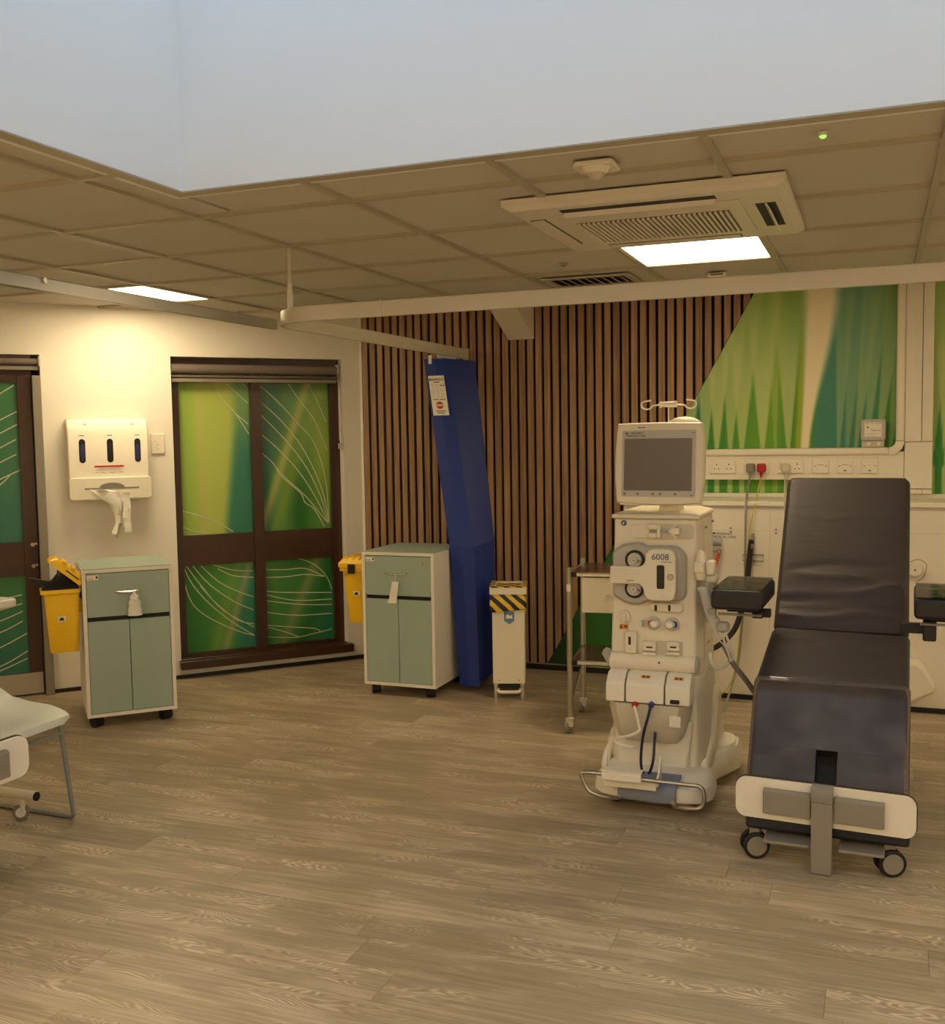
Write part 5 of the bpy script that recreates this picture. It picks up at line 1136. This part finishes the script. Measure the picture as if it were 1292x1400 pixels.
# bumper rail and tray
Yb = 3.80
bp = [b3(x, y, Y) for x, y, Y in ((845, 1091, 3.86), (830, 1090, 3.82), (812, 1085, 3.80), (803, 1078, 3.80), (797, 1066, 3.80), (795, 1059, 3.80), (799, 1056, 3.80), (825, 1058, Yb), (880, 1066, Yb), (940, 1073, Yb), (955, 1075, Yb), (961, 1081, Yb), (963, 1092, Yb), (960, 1103, Yb), (950, 1106, Yb), (930, 1104, Yb+.02), (922, 1102, Yb+.05), (920, 1098, Yb+.08))]
MB().tube(smooth_path(bp, 3), .0085, 10).build('bumper_rail', STEEL, dm, smooth=True)
for px, py in ((846, 1090), (920, 1098)):
    p = b3(px, py, 3.86); MB().cyl(p, (p.x, 3.91, p.z), .0085, n=10).build('rail_mount', STEEL, dm, smooth=True)
tX0, tz1 = bw(823, 1055, Yb-.012); tX1, tz0 = bw(877, 1072, Yb-.012)
ty = thing('canister_tray', ((tX0+tX1)/2, Yb+.04, tz0-.04), 0, 'white canister tray hooked on the bumper rail of the dialysis machine', 'tray')
bx('rail_hook', WHITE, ty, tX0, tX1, Yb-.024, Yb-.010, tz0+.004, tz1+.004, bevel=.004)
bx('rail_hook_top', WHITE, ty, tX0, tX1, Yb-.024, Yb+.03, tz1+.004, tz1+.010, bevel=.002)
bx('tray_floor', WHITE, ty, tX0, tX1+.05, Yb+.014, Yb+.085, tz0-.016, tz0-.008, bevel=.002)
for x in (tX0-.008, tX1+.05):
    MB().prism([(Yb+.014, tz0-.016), (Yb+.085, tz0-.016), (Yb+.085, tz0+.07), (Yb+.075, tz0+.085), (Yb+.05, tz0+.03), (Yb+.014, tz0+.02)], 'x', x, x+.008).build('tray_side', WHITE, ty, bevel=.002)
bx('tray_front', WHITE, ty, tX0, tX1+.05, Yb+.0115, Yb+.0145, tz0-.03, tz0+.012, bevel=.002)
# monitor
MR = Matrix.Translation((-.80, 4.06, 1.337)) @ Matrix.Rotation(math.radians(-7), 4, 'Z') @ Matrix.Rotation(math.radians(-4), 4, 'X')
mw, mh = .170, .157
def mon_ring(k, y, bul):
    pts = []
    for x_, z_ in ((-1, 1), (-.6, 1), (0, 1), (.6, 1), (1, 1)): pts.append((x_*mw*k, y, mh*k*(1+.02*(1-x_*x_))*z_))
    for z_ in (.85, .4, 0, -.4, -.85): pts.append((mw*k+bul*(1-z_*z_), y, mh*k*z_))
    for x_ in (1, .6, 0, -.6, -1): pts.append((x_*mw*k, y, -mh*k*(1+.05*(1-x_*x_))))
    for z_ in (-.85, -.4, 0, .4, .85): pts.append((-mw*k-bul*(1-z_*z_), y, mh*k*z_))
    return [MR @ Vector(p) for p in pts]
mo = MB(); mo.loft([mon_ring(.97, -.004, .008), mon_ring(1.0, .006, .011), mon_ring(1.0, .03, .011), mon_ring(.94, .055, .008), mon_ring(.6, .075, 0)])
mo = mo.build('monitor', CREAM, dm, smooth=True)
mf = MB(MR).prism(rrect(-.148, .150, -.132, .128, .008), 'y', -.0065, -.003).build('monitor_bezel', LGREY, mo, bevel=.001)
MB(MR).prism(rrect(-.138, .136, -.108, .096, .004), 'y', -.008, -.006).build('screen', SCREEN, mo)
def MRt(x, z): return MR @ Matrix.Translation((x, -.0068, z)) @ Matrix.Rotation(math.pi/2, 4, 'X')
text('FRESENIUS\nMEDICAL CARE', .0105, MRt(-.088, .112), INK, mf); lg = MB(MR); lg.prism([(-.137, .120), (-.121, .120), (-.124, .116), (-.134, .116)], 'y', -.0072, -.0064).prism([(-.133, .113), (-.125, .113), (-.129, .107)], 'y', -.0072, -.0064); lg.each('chevron_emblem', INK, mf)
bx('asset_tag', PAPER, mo, -.092, -.045, -.0062, -.004, .1345, .144, xf=MR); bx('print_line', INK, mo, -.084, -.053, -.0066, -.0061, .1375, .1405, xf=MR)
b = MB(MR)
for x in (-.134, -.08, -.018, .012, .072): b.cyl((x, -.0064, -.121), (x, -.0085, -.121), .0055, n=12)
b.each('button', GREY, mf); b = MB(MR).box(.134, .146, -.0075, -.0064, .115, .119).box(.13, .142, -.0075, -.0064, -.127, -.123); b.each('bezel_mark', GREY, mf)
nk = MB(); nk.loft([[Vector((-.765+rx*math.cos(math.radians(a)), 4.15+.05*math.sin(math.radians(a)), z)) for a in range(0, 360, 20)] for rx, z in ((.052, 1.148), (.048, 1.17), (.05, 1.30))]); nk.build('monitor_neck', CREAM, dm, smooth=True)
# lamp dome and hook bar above the monitor
MB().ball((-.715, 4.16, 1.478), .072, .05, .040, z0=-.2).build('status_lamp', WHITE, dm, smooth=True)
X, Z = bw(914, 553.5, 4.16); hk = MB().cyl((X, 4.16, 1.45), (X, 4.16, Z+.002), .003, n=8).build('infusion_pole', CHROME, dm, smooth=True)
hb = MB(); hb.loft([[Vector((x, 4.16+r_*math.cos(math.radians(a)), Z+.002+r_*math.sin(math.radians(a)))) for a in range(0, 360, 30)] for x, r_ in ((X-.042, .004), (X-.030, .009), (X-.015, .011), (X+.02, .011), (X+.032, .012), (X+.034, .006))]); hb.build('hook_hub', WHITE, hk, smooth=True)
bx('hub_nub', WHITE, hk, X-.034, X-.028, 4.154, 4.166, Z-.012, Z+.014); bx('hub_nub', WHITE, hk, X+.024, X+.032, 4.154, 4.166, Z-.010, Z+.016)
for sg in (-1, 1):
    c = [(X+sg*.03, 4.16, Z), (X+sg*.062, 4.16, Z-.002), (X+sg*.072, 4.16, Z-.012), (X+sg*.09, 4.16, Z-.016), (X+sg*.106, 4.16, Z-.008), (X+sg*.108, 4.16, Z+.008), (X+sg*.096, 4.16, Z+.015), (X+sg*.07, 4.16, Z+.019)]
    MB().tube(smooth_path(c, 4), .0032, 8).build('infusion_hook', WHITE, hk, smooth=True)
# accessories on the right flank: holder, hanging line set and cuff
hl = MB(); X, Z = bw(954, 762, F-.02)
MB().loft([[Vector((X-.02+r_*math.cos(math.radians(a)), F+.03+r_*math.sin(math.radians(a)), z)) for a in range(0, 360, 24)] for r_, z in ((.016, Z-.07), (.020, Z-.05), (.020, Z+.005), (.014, Z+.022), (.004, Z+.026))]).build('line_holder', CREAM, dm, smooth=True) if False else None
X = BX1+.01; zc = bw(966, 775, F)[1]
lh = MB(); lh.loft([[Vector((X+.012+r_*math.cos(math.radians(a)), F-.005+r_*math.sin(math.radians(a)), z)) for a in range(0, 360, 24)] for r_, z in ((.018, zc-.05), (.024, zc-.035), (.021, zc+.04), (.015, zc+.058), (.004, zc+.064))]); lh = lh.build('line_holder', CREAM, dm, smooth=True)
bx('holder_clamp', CREAM, lh, X-.012, X+.030, F-.038, F-.012, zc-.02, zc+.022, bevel=.006); bx('holder_clamp', CREAM, lh, X+.034, X+.066, F-.03, F+.03, zc-.03, zc+.026, bevel=.008)
bx('holder_arm', CREAM2, lh, X+.03, X+.074, F-.02, F+.05, zc-.062, zc-.03, bevel=.01)
MB().tube(smooth_path([(X+.055, F+.02, zc-.06), (X+.05, F+.04, zc-.11), (X+.03, F+.07, zc-.16)], 4), .014, 10).build('holder_neck', LGREY, lh, smooth=True)
cf = thing('pressure_cuff', b3(985, 850, 4.0), 0, 'grey line set with tapered cuff hanging beside the machine', 'line set')
cq = [((955, 803), .012), ((962, 806), .030), ((968, 826), .034), ((974, 848), .026), ((980, 868), .012), ((984, 876), .004)]
MB().loft([[b3(x, y, 4.0)+Vector((w_*math.cos(math.radians(a))*.55, w_*.4*math.sin(math.radians(a)), w_*.35*math.cos(math.radians(a)))) for a in range(0, 360, 30)] for (x, y), w_ in cq]).build('cuff_body', LGREY, cf, smooth=True)
MB().tube(smooth_path([b3(984, 876, 4.0), b3(990, 882, 4.0), b3(997, 890, 4.02)], 4), .003, 6).build('thin_line', LGREY, cf, smooth=True)
pb_ = b3(988, 856, 4.0); MB().loft([[pb_+Vector((r_*1.25*math.cos(math.radians(a)), r_*math.sin(math.radians(a)), z)) for a in range(0, 360, 45)] for r_, z in ((.008, -.024), (.020, -.016), (.023, .006), (.018, .016), (.006, .018))]).build('connector_knob', EMBOSS, cf, smooth=True)
q = b3(973, 836, 4.0); bx('line_clamp', EMBOSS, cf, q.x-.014, q.x+.016, 3.985, 4.015, q.z-.012, q.z+.014, bevel=.004)
MB().tube(smooth_path([b3(975, 838, 4.0), b3(981, 845, 4.0), pb_], 4), .005, 6).build('short_line', EMBOSS, cf, smooth=True)
for dx in (0, 6): MB().tube(smooth_path([b3(987+dx*.6, 862, 4.0), b3(991+dx, 880, 4.0), b3(996+dx, 893, 4.01), b3(999+dx*.3, 904, 4.02)], 5), .0048, 8).build('clear_line', mat('clear_line_tube', (206, 200, 184), .25), cf, smooth=True)
co = [b3(990+k*.30, 884+k*.55, 4.03)+Vector((.010*math.cos(k*1.25), .010*math.sin(k*1.25), 0)) for k in range(38)]
MB().tube(co, .003, 6).build('coiled_cord', GREY, cf, smooth=True)
MB().tube(smooth_path([b3(1000, 904, 4.03), b3(1008, 915, 4.05), b3(1020, 930, 4.08), b3(1031, 946, 4.12)], 5), .011, 10).build('corrugated_hose', GREY, cf, smooth=True)
MB().tube(smooth_path([b3(997, 905, 4.03), b3(988, 912, 4.04), b3(979, 913, 4.06), b3(973, 906, 4.08), b3(971, 893, 4.1)], 6), .0075, 8).build('looped_line', mat('clear_line_tube', (206, 200, 184), .25), cf, smooth=True)
# ================================================================== TREATMENT CHAIRS
def cushion(mb, M, w, L, t, wr=None, nu=16, nv=22, r=.03, taper=0.0):
    """padded slab: u across (-w/2..w/2), v along (0..L), top at height t over the base plane, in frame M"""
    vs = []; fs = []
    for j in range(nv+1):
        v = L*j/nv
        for i in range(nu+1):
            a = -1+2*i/nu; ww = (w/2)*(1-taper*j/nv); u = a*ww
            eu = max(0, (abs(u)-(ww-r))/r); ev = max(0, (r-min(v, L-v))/r); d = min(1, math.hypot(eu, ev))
            h = t-r*(1-math.sqrt(max(0, 1-d*d)))
            if wr: h += wr(a, j/nv)*(1-d)
            cr_ = .022; 
            if eu > 0 and ev > 0:
                k = math.hypot(eu, ev)
                if k > 1: u = math.copysign(ww-r+r*eu/k, u); v2 = r*ev/k; v = (r-v2) if v < L/2 else (L-r+v2); h = t-r
            vs.append(M @ Vector((u, v, h)));
            v = L*j/nv
    for j in range(nv):
        for i in range(nu): a = j*(nu+1)+i; fs.append((a, a+1, a+nu+2, a+nu+1))
    rim = [i for i in range(nu+1)]+[j*(nu+1)+nu for j in range(1, nv+1)]+[nv*(nu+1)+i for i in range(nu-1, -1, -1)]+[j*(nu+1) for j in range(nv-1, 0, -1)]
    n0 = len(vs); inv = M.inverted()
    for i in rim:
        p = inv @ vs[i]; vs.append(M @ Vector((p.x*.985, p.y, 0)))
    n = len(rim)
    for k in range(n): fs.append((rim[k], n0+k, n0+(k+1) % n, rim[(k+1) % n]))
    fs.append(tuple(range(n0, n0+n))[::-1]); mb.add(vs, fs); return mb
def seg_frame(X, y0, z0, y1, z1):
    a = math.atan2(z1-z0, y1-y0); return X @ Matrix.Translation((0, y0, z0)) @ Matrix.Rotation(a, 4, 'X'), math.hypot(y1-y0, z1-z0)
def treat_chair(loc, rz, label, prof, armz, board, back=0.0, post=True):
    """local: x across, y from the foot end to the head end"""
    t = thing('treatment_chair', loc, rz, label, 'treatment chair', 'navy reclining treatment chairs'); X = rootmat(t)
    (fy, fz), (sy, sz), (hy, hz), (ty, tz) = prof; w = .515; T = .075
    def off(M, d): return M @ Matrix.Translation((0, 0, -d))
    # backrest
    Mb, Lb = seg_frame(X, hy, hz, ty, tz)
    def wr_b(a, v):
        s = 0
        for v0, amp, wd, sl in ((.10, .007, .02, .02), (.17, -.005, .018, -.03), (.245, .006, .02, .04), (.33, .005, .016, -.05), (.40, -.003, .02, .03), (.72, .002, .008, .0)):
            s += 1.6*amp*math.exp(-((v-v0-sl*a+.015*math.sin(a*4+v0*30))/wd)**2)*(.6+.4*math.cos(a*2.2+v0*17))
        return s
    cushion(MB(), off(Mb, T), w*.985, Lb, T, wr_b, 28, 60, taper=.02).build('backrest', NAVY, t, smooth=True)
    bx('backrest_shell', NAVYD, t, -w*.44, w*.44, .02, Lb-.03, -T-.035, -T, bevel=.01, xf=Mb)
    # seat pad: one curved pad running from the hinge over the front edge to the leg rest
    Ms, Ls = seg_frame(X, sy, sz, hy, hz); Ml, Ll = seg_frame(X, fy, fz, sy, sz); nw, nl = .035, .118
    Fp, S_, Hp = Vector((0, fy, fz)), Vector((0, sy, sz)), Vector((0, hy, hz)); cut = .62
    P0 = Fp.lerp(S_, cut); P2 = S_.lerp(Hp, .40); dl_ = (S_-Fp).normalized(); ds_ = (Hp-S_).normalized(); B1 = S_+dl_*.035; B2 = S_-ds_*.02
    crv = [P0*(1-q)**3+B1*3*q*(1-q)**2+B2*3*q*q*(1-q)+P2*q**3 for q in [k/14 for k in range(15)]]
    full = crv+[P2.lerp(Hp, k/8) for k in range(1, 9)]
    zero = lambda a, v: 0
    def rings_of(path, hw, prof, wr, ref=None):
        rings = []; ref = ref or path
        for p in path:
            i = ref.index(p); d = (ref[min(i+1, len(ref)-1)]-ref[max(i-1, 0)]).normalized(); n = Vector((0, -d.z, d.y))
            rings.append([X @ (p+Vector((u, 0, 0))+n*(h+(wr(u/hw, i/len(ref)) if h > -.002 else 0))) for u, h in prof])
        return rings
    def wr_s(a, v): return .006*math.exp(-((v-.95+.02*a)/.02)**2)+.006*math.exp(-((v-.86-.05*a)/.022)**2)*(a < .5)+.004*math.exp(-((v-.90+.06*a)/.018)**2)-.002*math.exp(-((v-.82+.04*a)/.025)**2)
    r = .022; hw = w/2
    edge = [(hw-r+r*math.sin(math.radians(t_)), -r+r*math.cos(math.radians(t_))) for t_ in (0, 25, 50, 75, 90)]
    prof = [(-u, h) for u, h in reversed(edge)]+[(hw*k/6, 0) for k in range(-5, 6)]+edge+[(hw-.006, -T), (-hw+.006, -T)]
    right_ = [(nw, 0)]+[(nw+(hw-r-nw)*k/3, 0) for k in (1, 2)]+edge+[(hw-.006, -T), (nw, -T)]
    left_ = [(-u, h) for u, h in reversed(right_)]
    N0 = Fp+dl_*nl
    line = [Fp, Fp+dl_*.012, Fp.lerp(N0, .5), N0, N0.lerp(P0, .5)]+full
    foot = line[:4]; leg = line[3:13]; seatp = line[12:]
    MB().loft(rings_of(seatp, hw, prof, wr_s, line)).build('seat', NAVY, t, smooth=True)
    bx('seat_frame', NAVYD, t, -w*.46, w*.46, .06, Ls-.02, -T-.05, -T, bevel=.008, xf=Ms)
    # leg rest with the notch at its foot
    lr = MB().loft(rings_of(leg, hw, prof, zero, line)).loft(rings_of(foot, hw, left_, zero, line)).loft(rings_of(foot, hw, right_, zero, line)).build('leg_rest', NAVY, t, smooth=True)
    bx('leg_rest_frame', BLACK, t, -w*.45, w*.45, .02, Ll*.6, -T-.03, -T, bevel=.006, xf=Ml)
    def shell(pf, g):                            # thin sheet lying just over a pad profile
        return [(u*(1+g/hw), h+g) for u, h in pf]
    top_ = prof[:-2]; cp_ = shell(top_, .0045)+[(u, h) for u, h in reversed(shell(top_, .003))]
    rt_ = right_[:-2]; cr_ = shell(rt_, .0045)+list(reversed(shell(rt_, .003))); cl_ = [(-u, h) for u, h in reversed(cr_)]
    MB().loft(rings_of(leg+line[13:14], hw, cp_, zero, line)).build('plastic_cover', CLEAR, lr, smooth=True)
    MB().loft(rings_of(foot, hw, cr_, zero, line)).build('plastic_cover', CLEAR, lr, smooth=True); MB().loft(rings_of(foot, hw, cl_, zero, line)).build('plastic_cover', CLEAR, lr, smooth=True)
    # foot board
    by0, bz0, bz1, bwid, byaw = board
    Mf = X @ Matrix.Translation((0, by0, 0)) @ Matrix.Rotation(byaw, 4, 'Z')
    fb = MB(Mf).prism(rrect(-bwid/2, bwid/2, bz0, bz1, .035, 6), 'y', -.012, .002).build('foot_board', WPAN, t)
    MB(Mf).prism(rrect(-bwid/2-.003, bwid/2+.003, bz0-.003, bz1+.003, .037, 6), 'y', .002, .012).build('board_edging', mat('brown_edging', (58, 42, 34), .4), fb)
    zc = (bz0+bz1)/2
    for a, b in ((-.19, -.037), (.037, .19)): 
        q = MB(Mf).prism([(-.034, zc-.042), (-.012, zc-.042), (-.012, zc+.042), (-.026, zc+.042), (-.034, zc+.034)], 'x', a, b).build('bumper_block', GREYM, fb, bevel=.003)
    MB(Mf).prism([(-.048, bz1-.045), (-.048, bz1-.012), (-.036, bz1+.004), (-.006, bz1+.006), (-.006, bz1-.0), (-.0345, bz1-.01), (-.0345, bz1-.045)], 'x', -.034, .034).build('post_hook', GREY, fb, bevel=.002)
    if post: MB(Mf).prism([(-.046, bz1-.046), (-.036, bz1-.046), (-.03, .006), (-.052, .003)], 'x', -.033, .033).build('centre_post', GREYM, t, bevel=.003)
    by0 += back; bz0 = min(bz0, .17)
    # under carriage
    ux0, ux1 = -.235, .235
    bx('chassis_beam', mat('dark_blue_chassis', (34, 38, 50), .4), t, ux0-.02, ux1+.03, by0+.02, by0+.13, bz0-.05, bz0+.04, bevel=.012, xf=X)
    bx('chassis_spine', BLACK, t, -.06, .06, by0+.13, hy+.05, .15, .22, bevel=.01, xf=X)
    for a in ((-.19, -.04), (.05, .19)): bx('floor_tray', GREYM, t, a[0], a[1], by0-.035, by0+.10, .078, .088, bevel=.003, xf=X)
    bx('rear_beam', BLACK, t, ux0, ux1, hy-.02, hy+.06, .10, .17, bevel=.01, xf=X)
    bx('lift_column', GREY, t, -.09, .09, (sy+hy)/2-.1, (sy+hy)/2+.1, .2, hz-.22, bevel=.01, xf=X)
    for x, y in ((ux0+.01, by0+.04), (ux1-.03, by0+.04), (ux0+.01, hy+.03), (ux1-.03, hy+.03)):
        fk = bx('castor_fork', GREYM, t, x-.018, x+.018, y-.01, y+.03, .055, .14, bevel=.006, xf=X)
        ax = X @ Matrix.Translation((x, y, .045)) @ Matrix.Rotation(math.radians(112), 4, 'Z')
        for s_ in (-1, 1):
            wh = MB(ax).cyl((s_*.012, 0, 0), (s_*.030, 0, 0), .045, n=26).build('wheel', BLACK, fk, bevel=.004)
            MB(ax).cyl((s_*.028, 0, 0), (s_*.0325, 0, 0), .035, .033, n=24).build('wheel_disc', GREYM, wh, smooth=True)
    # armrests
    for sg in (-1, 1):
        ax0, ax1 = (-.435, -.245) if sg < 0 else (.268, .458); ay0, ay1 = .30, .68
        q = MB(X).prism(rrect(ax0, ax1, armz-.075, armz, .018, 4), 'y', ay0, ay1).build('armrest_pad', NAVYD, t, bevel=.012, seg=3)
        c = MB(X).box(ax0+.006, ax1-.006, ay0-.003, ay1+.002, armz+.002, armz+.004); c.build('plastic_cover', CLEARG, q)
        xi = ax1 if sg < 0 else ax0; xe = -.255 if sg < 0 else .255
        bx('armrest_bracket', BLACK, t, min(xi, xe)-.06, max(xi, xe)+.06, ay0+.10, ay0+.16, armz-.105, armz-.076, bevel=.004, xf=X) if False else None
        bx('arm_plate', BLACK, t, ax0+.05, ax1-.03, ay0+.06, ay1-.08, armz-.09, armz-.076, bevel=.003, xf=X)
        bx('arm_knob', NAVYD, t, (ax1-.05 if sg < 0 else ax0+.03), (ax1-.01 if sg < 0 else ax0+.075), ay0+.08, ay0+.13, armz-.165 if sg > 0 else armz-.115, armz-.09, bevel=.006, xf=X)
        a_, b_ = (ax1-.03, -.235) if sg < 0 else (.225, ax0+.04)
        bx('arm_bar', NAVYD, t, a_, b_, ay0+.14, ay0+.18, armz-.15 if sg > 0 else armz-.12, armz-.115 if sg > 0 else armz-.09, bevel=.003, xf=X)
        MB(X).tube([(ax0+.02, ay0+.05, armz-.098), (ax1-.01, ay0+.05, armz-.098)], .005, 8).build('arm_rod', STEEL, t, smooth=True)
    return t
treat_chair((-.153, 3.62, 0), math.radians(-1.6), 'navy reclining treatment chair with a plastic covered leg rest facing the camera', ((0, .263), (.19, .562), (.67, .66), (1.14, 1.262)), .865, (-.075, .150, .286, .568, math.radians(-3.0)))
treat_chair((-2.535, 2.165, 0), math.radians(89), 'white footboard end of another treatment chair at the left picture edge', ((0, .53), (.36, .60), (.80, .66), (1.27, 1.22)), .865, (-.075, .432, .558, .565, 0.0), .36, False)
# ---- visitor chair with sled frame
vc = thing('visitor_chair', (-3.1, 2.9, 0), 0, 'pale plastic visitor chair on a thin grey sled frame by the door', 'chair')
vy0, vy1 = 2.66, 3.10
for y in (vy0, vy1):
    s_ = 1 if y == vy1 else -1
    MB().tube([(-2.915, y-s_*.03, .405), (-2.912, y-s_*.026, .39), (-2.885, y, .012), (-2.895, y, .009), (-3.40, y+s_*.01, .009), (-3.415, y+s_*.01, .015), (-3.36, y-s_*.03, .42), (-3.36, y-s_*.035, .43)], .0085, 8).build('sled_frame', SLED, vc, smooth=True)
MB().tube([(-2.907, vy0+.02, .345), (-2.907, vy1-.02, .345)], .008, 8).build('cross_bar', SLED, vc, smooth=True)
MB().tube([(-3.355, vy0+.03, .425), (-3.355, vy1-.03, .425)], .008, 8).build('cross_bar', SLED, vc, smooth=True)
sh_ = MB(); prf = [(-2.85, .405, .150), (-2.862, .420, .195), (-2.90, .427, .215), (-2.98, .427, .225), (-3.08, .432, .225), (-3.17, .447, .222), (-3.24, .485, .22), (-3.29, .545, .215), (-3.325, .63, .21), (-3.345, .69, .20), (-3.36, .74, .18), (-3.365, .76, .14)]
top = []; n = 13
for (x, z, hw) in prf:
    row = []
    for i in range(n):
        a = -1+2*i/(n-1); lift = .015*abs(a)**3 if z < .6 else 0; fw = .035*abs(a)**3 if z >= .6 else 0
        if x > -2.92: lift = 0
        row.append(Vector((x+fw, (vy0+vy1)/2+a*hw, z+lift)))
    top.append(row)
rings = []
for r_ in top: rings.append(r_+[p+Vector((.002, 0, -.009)) if r_[0].z < .56 else p+Vector((-.009, 0, -.001)) for p in reversed(r_)])
sh_.loft(rings).build('seat_shell', SHELL, vc, smooth=True)
# ---- overbed table
ot = thing('overbed_table', (-3.4, 3.03, 0), 0, 'pale overbed table with a white tube base reaching under the visitor chair', 'table')
MB().prism(rrect(-4.0, bw(22, 824, 3.14)[0]+.01, 2.80, 3.16, .05, 5), 'z', .815, .845).build('table_top', WPAN, ot, bevel=.008)
for y in (2.78, 3.035):
    MB().cyl((-3.75, y, .098), (-3.005, y, .098), .0195, n=18).build('base_tube', CREAM, ot, smooth=True)
    MB().cyl((-3.005, y, .098), (-3.001, y, .098), .0175, n=18).build('tube_cap', BLACK, ot, smooth=True)
    for x in (-3.08, -3.70):
        fk = bx('castor_fork', CREAM, ot, x-.018, x+.02, y-.014, y+.004, .03, .082, bevel=.004); M_ = Matrix.Translation((x, y-.004, .031)) @ Matrix.Rotation(math.radians(-50), 4, 'Z')
        wh = MB(M_).cyl((-.012, 0, 0), (.012, 0, 0), .031, n=20).build('wheel', GREY, fk, bevel=.003); MB(M_).cyl((-.0135, 0, 0), (.0135, 0, 0), .019, n=18).build('wheel_disc', WHITE, wh, smooth=True)
MB().box(-3.78, -3.72, 2.76, 3.055, .075, .12).build('cross_member', CREAM, ot, bevel=.01); MB().cyl((-3.75, 2.91, .12), (-3.75, 2.91, .815), .024, n=16).build('column', CREAM, ot, smooth=True)
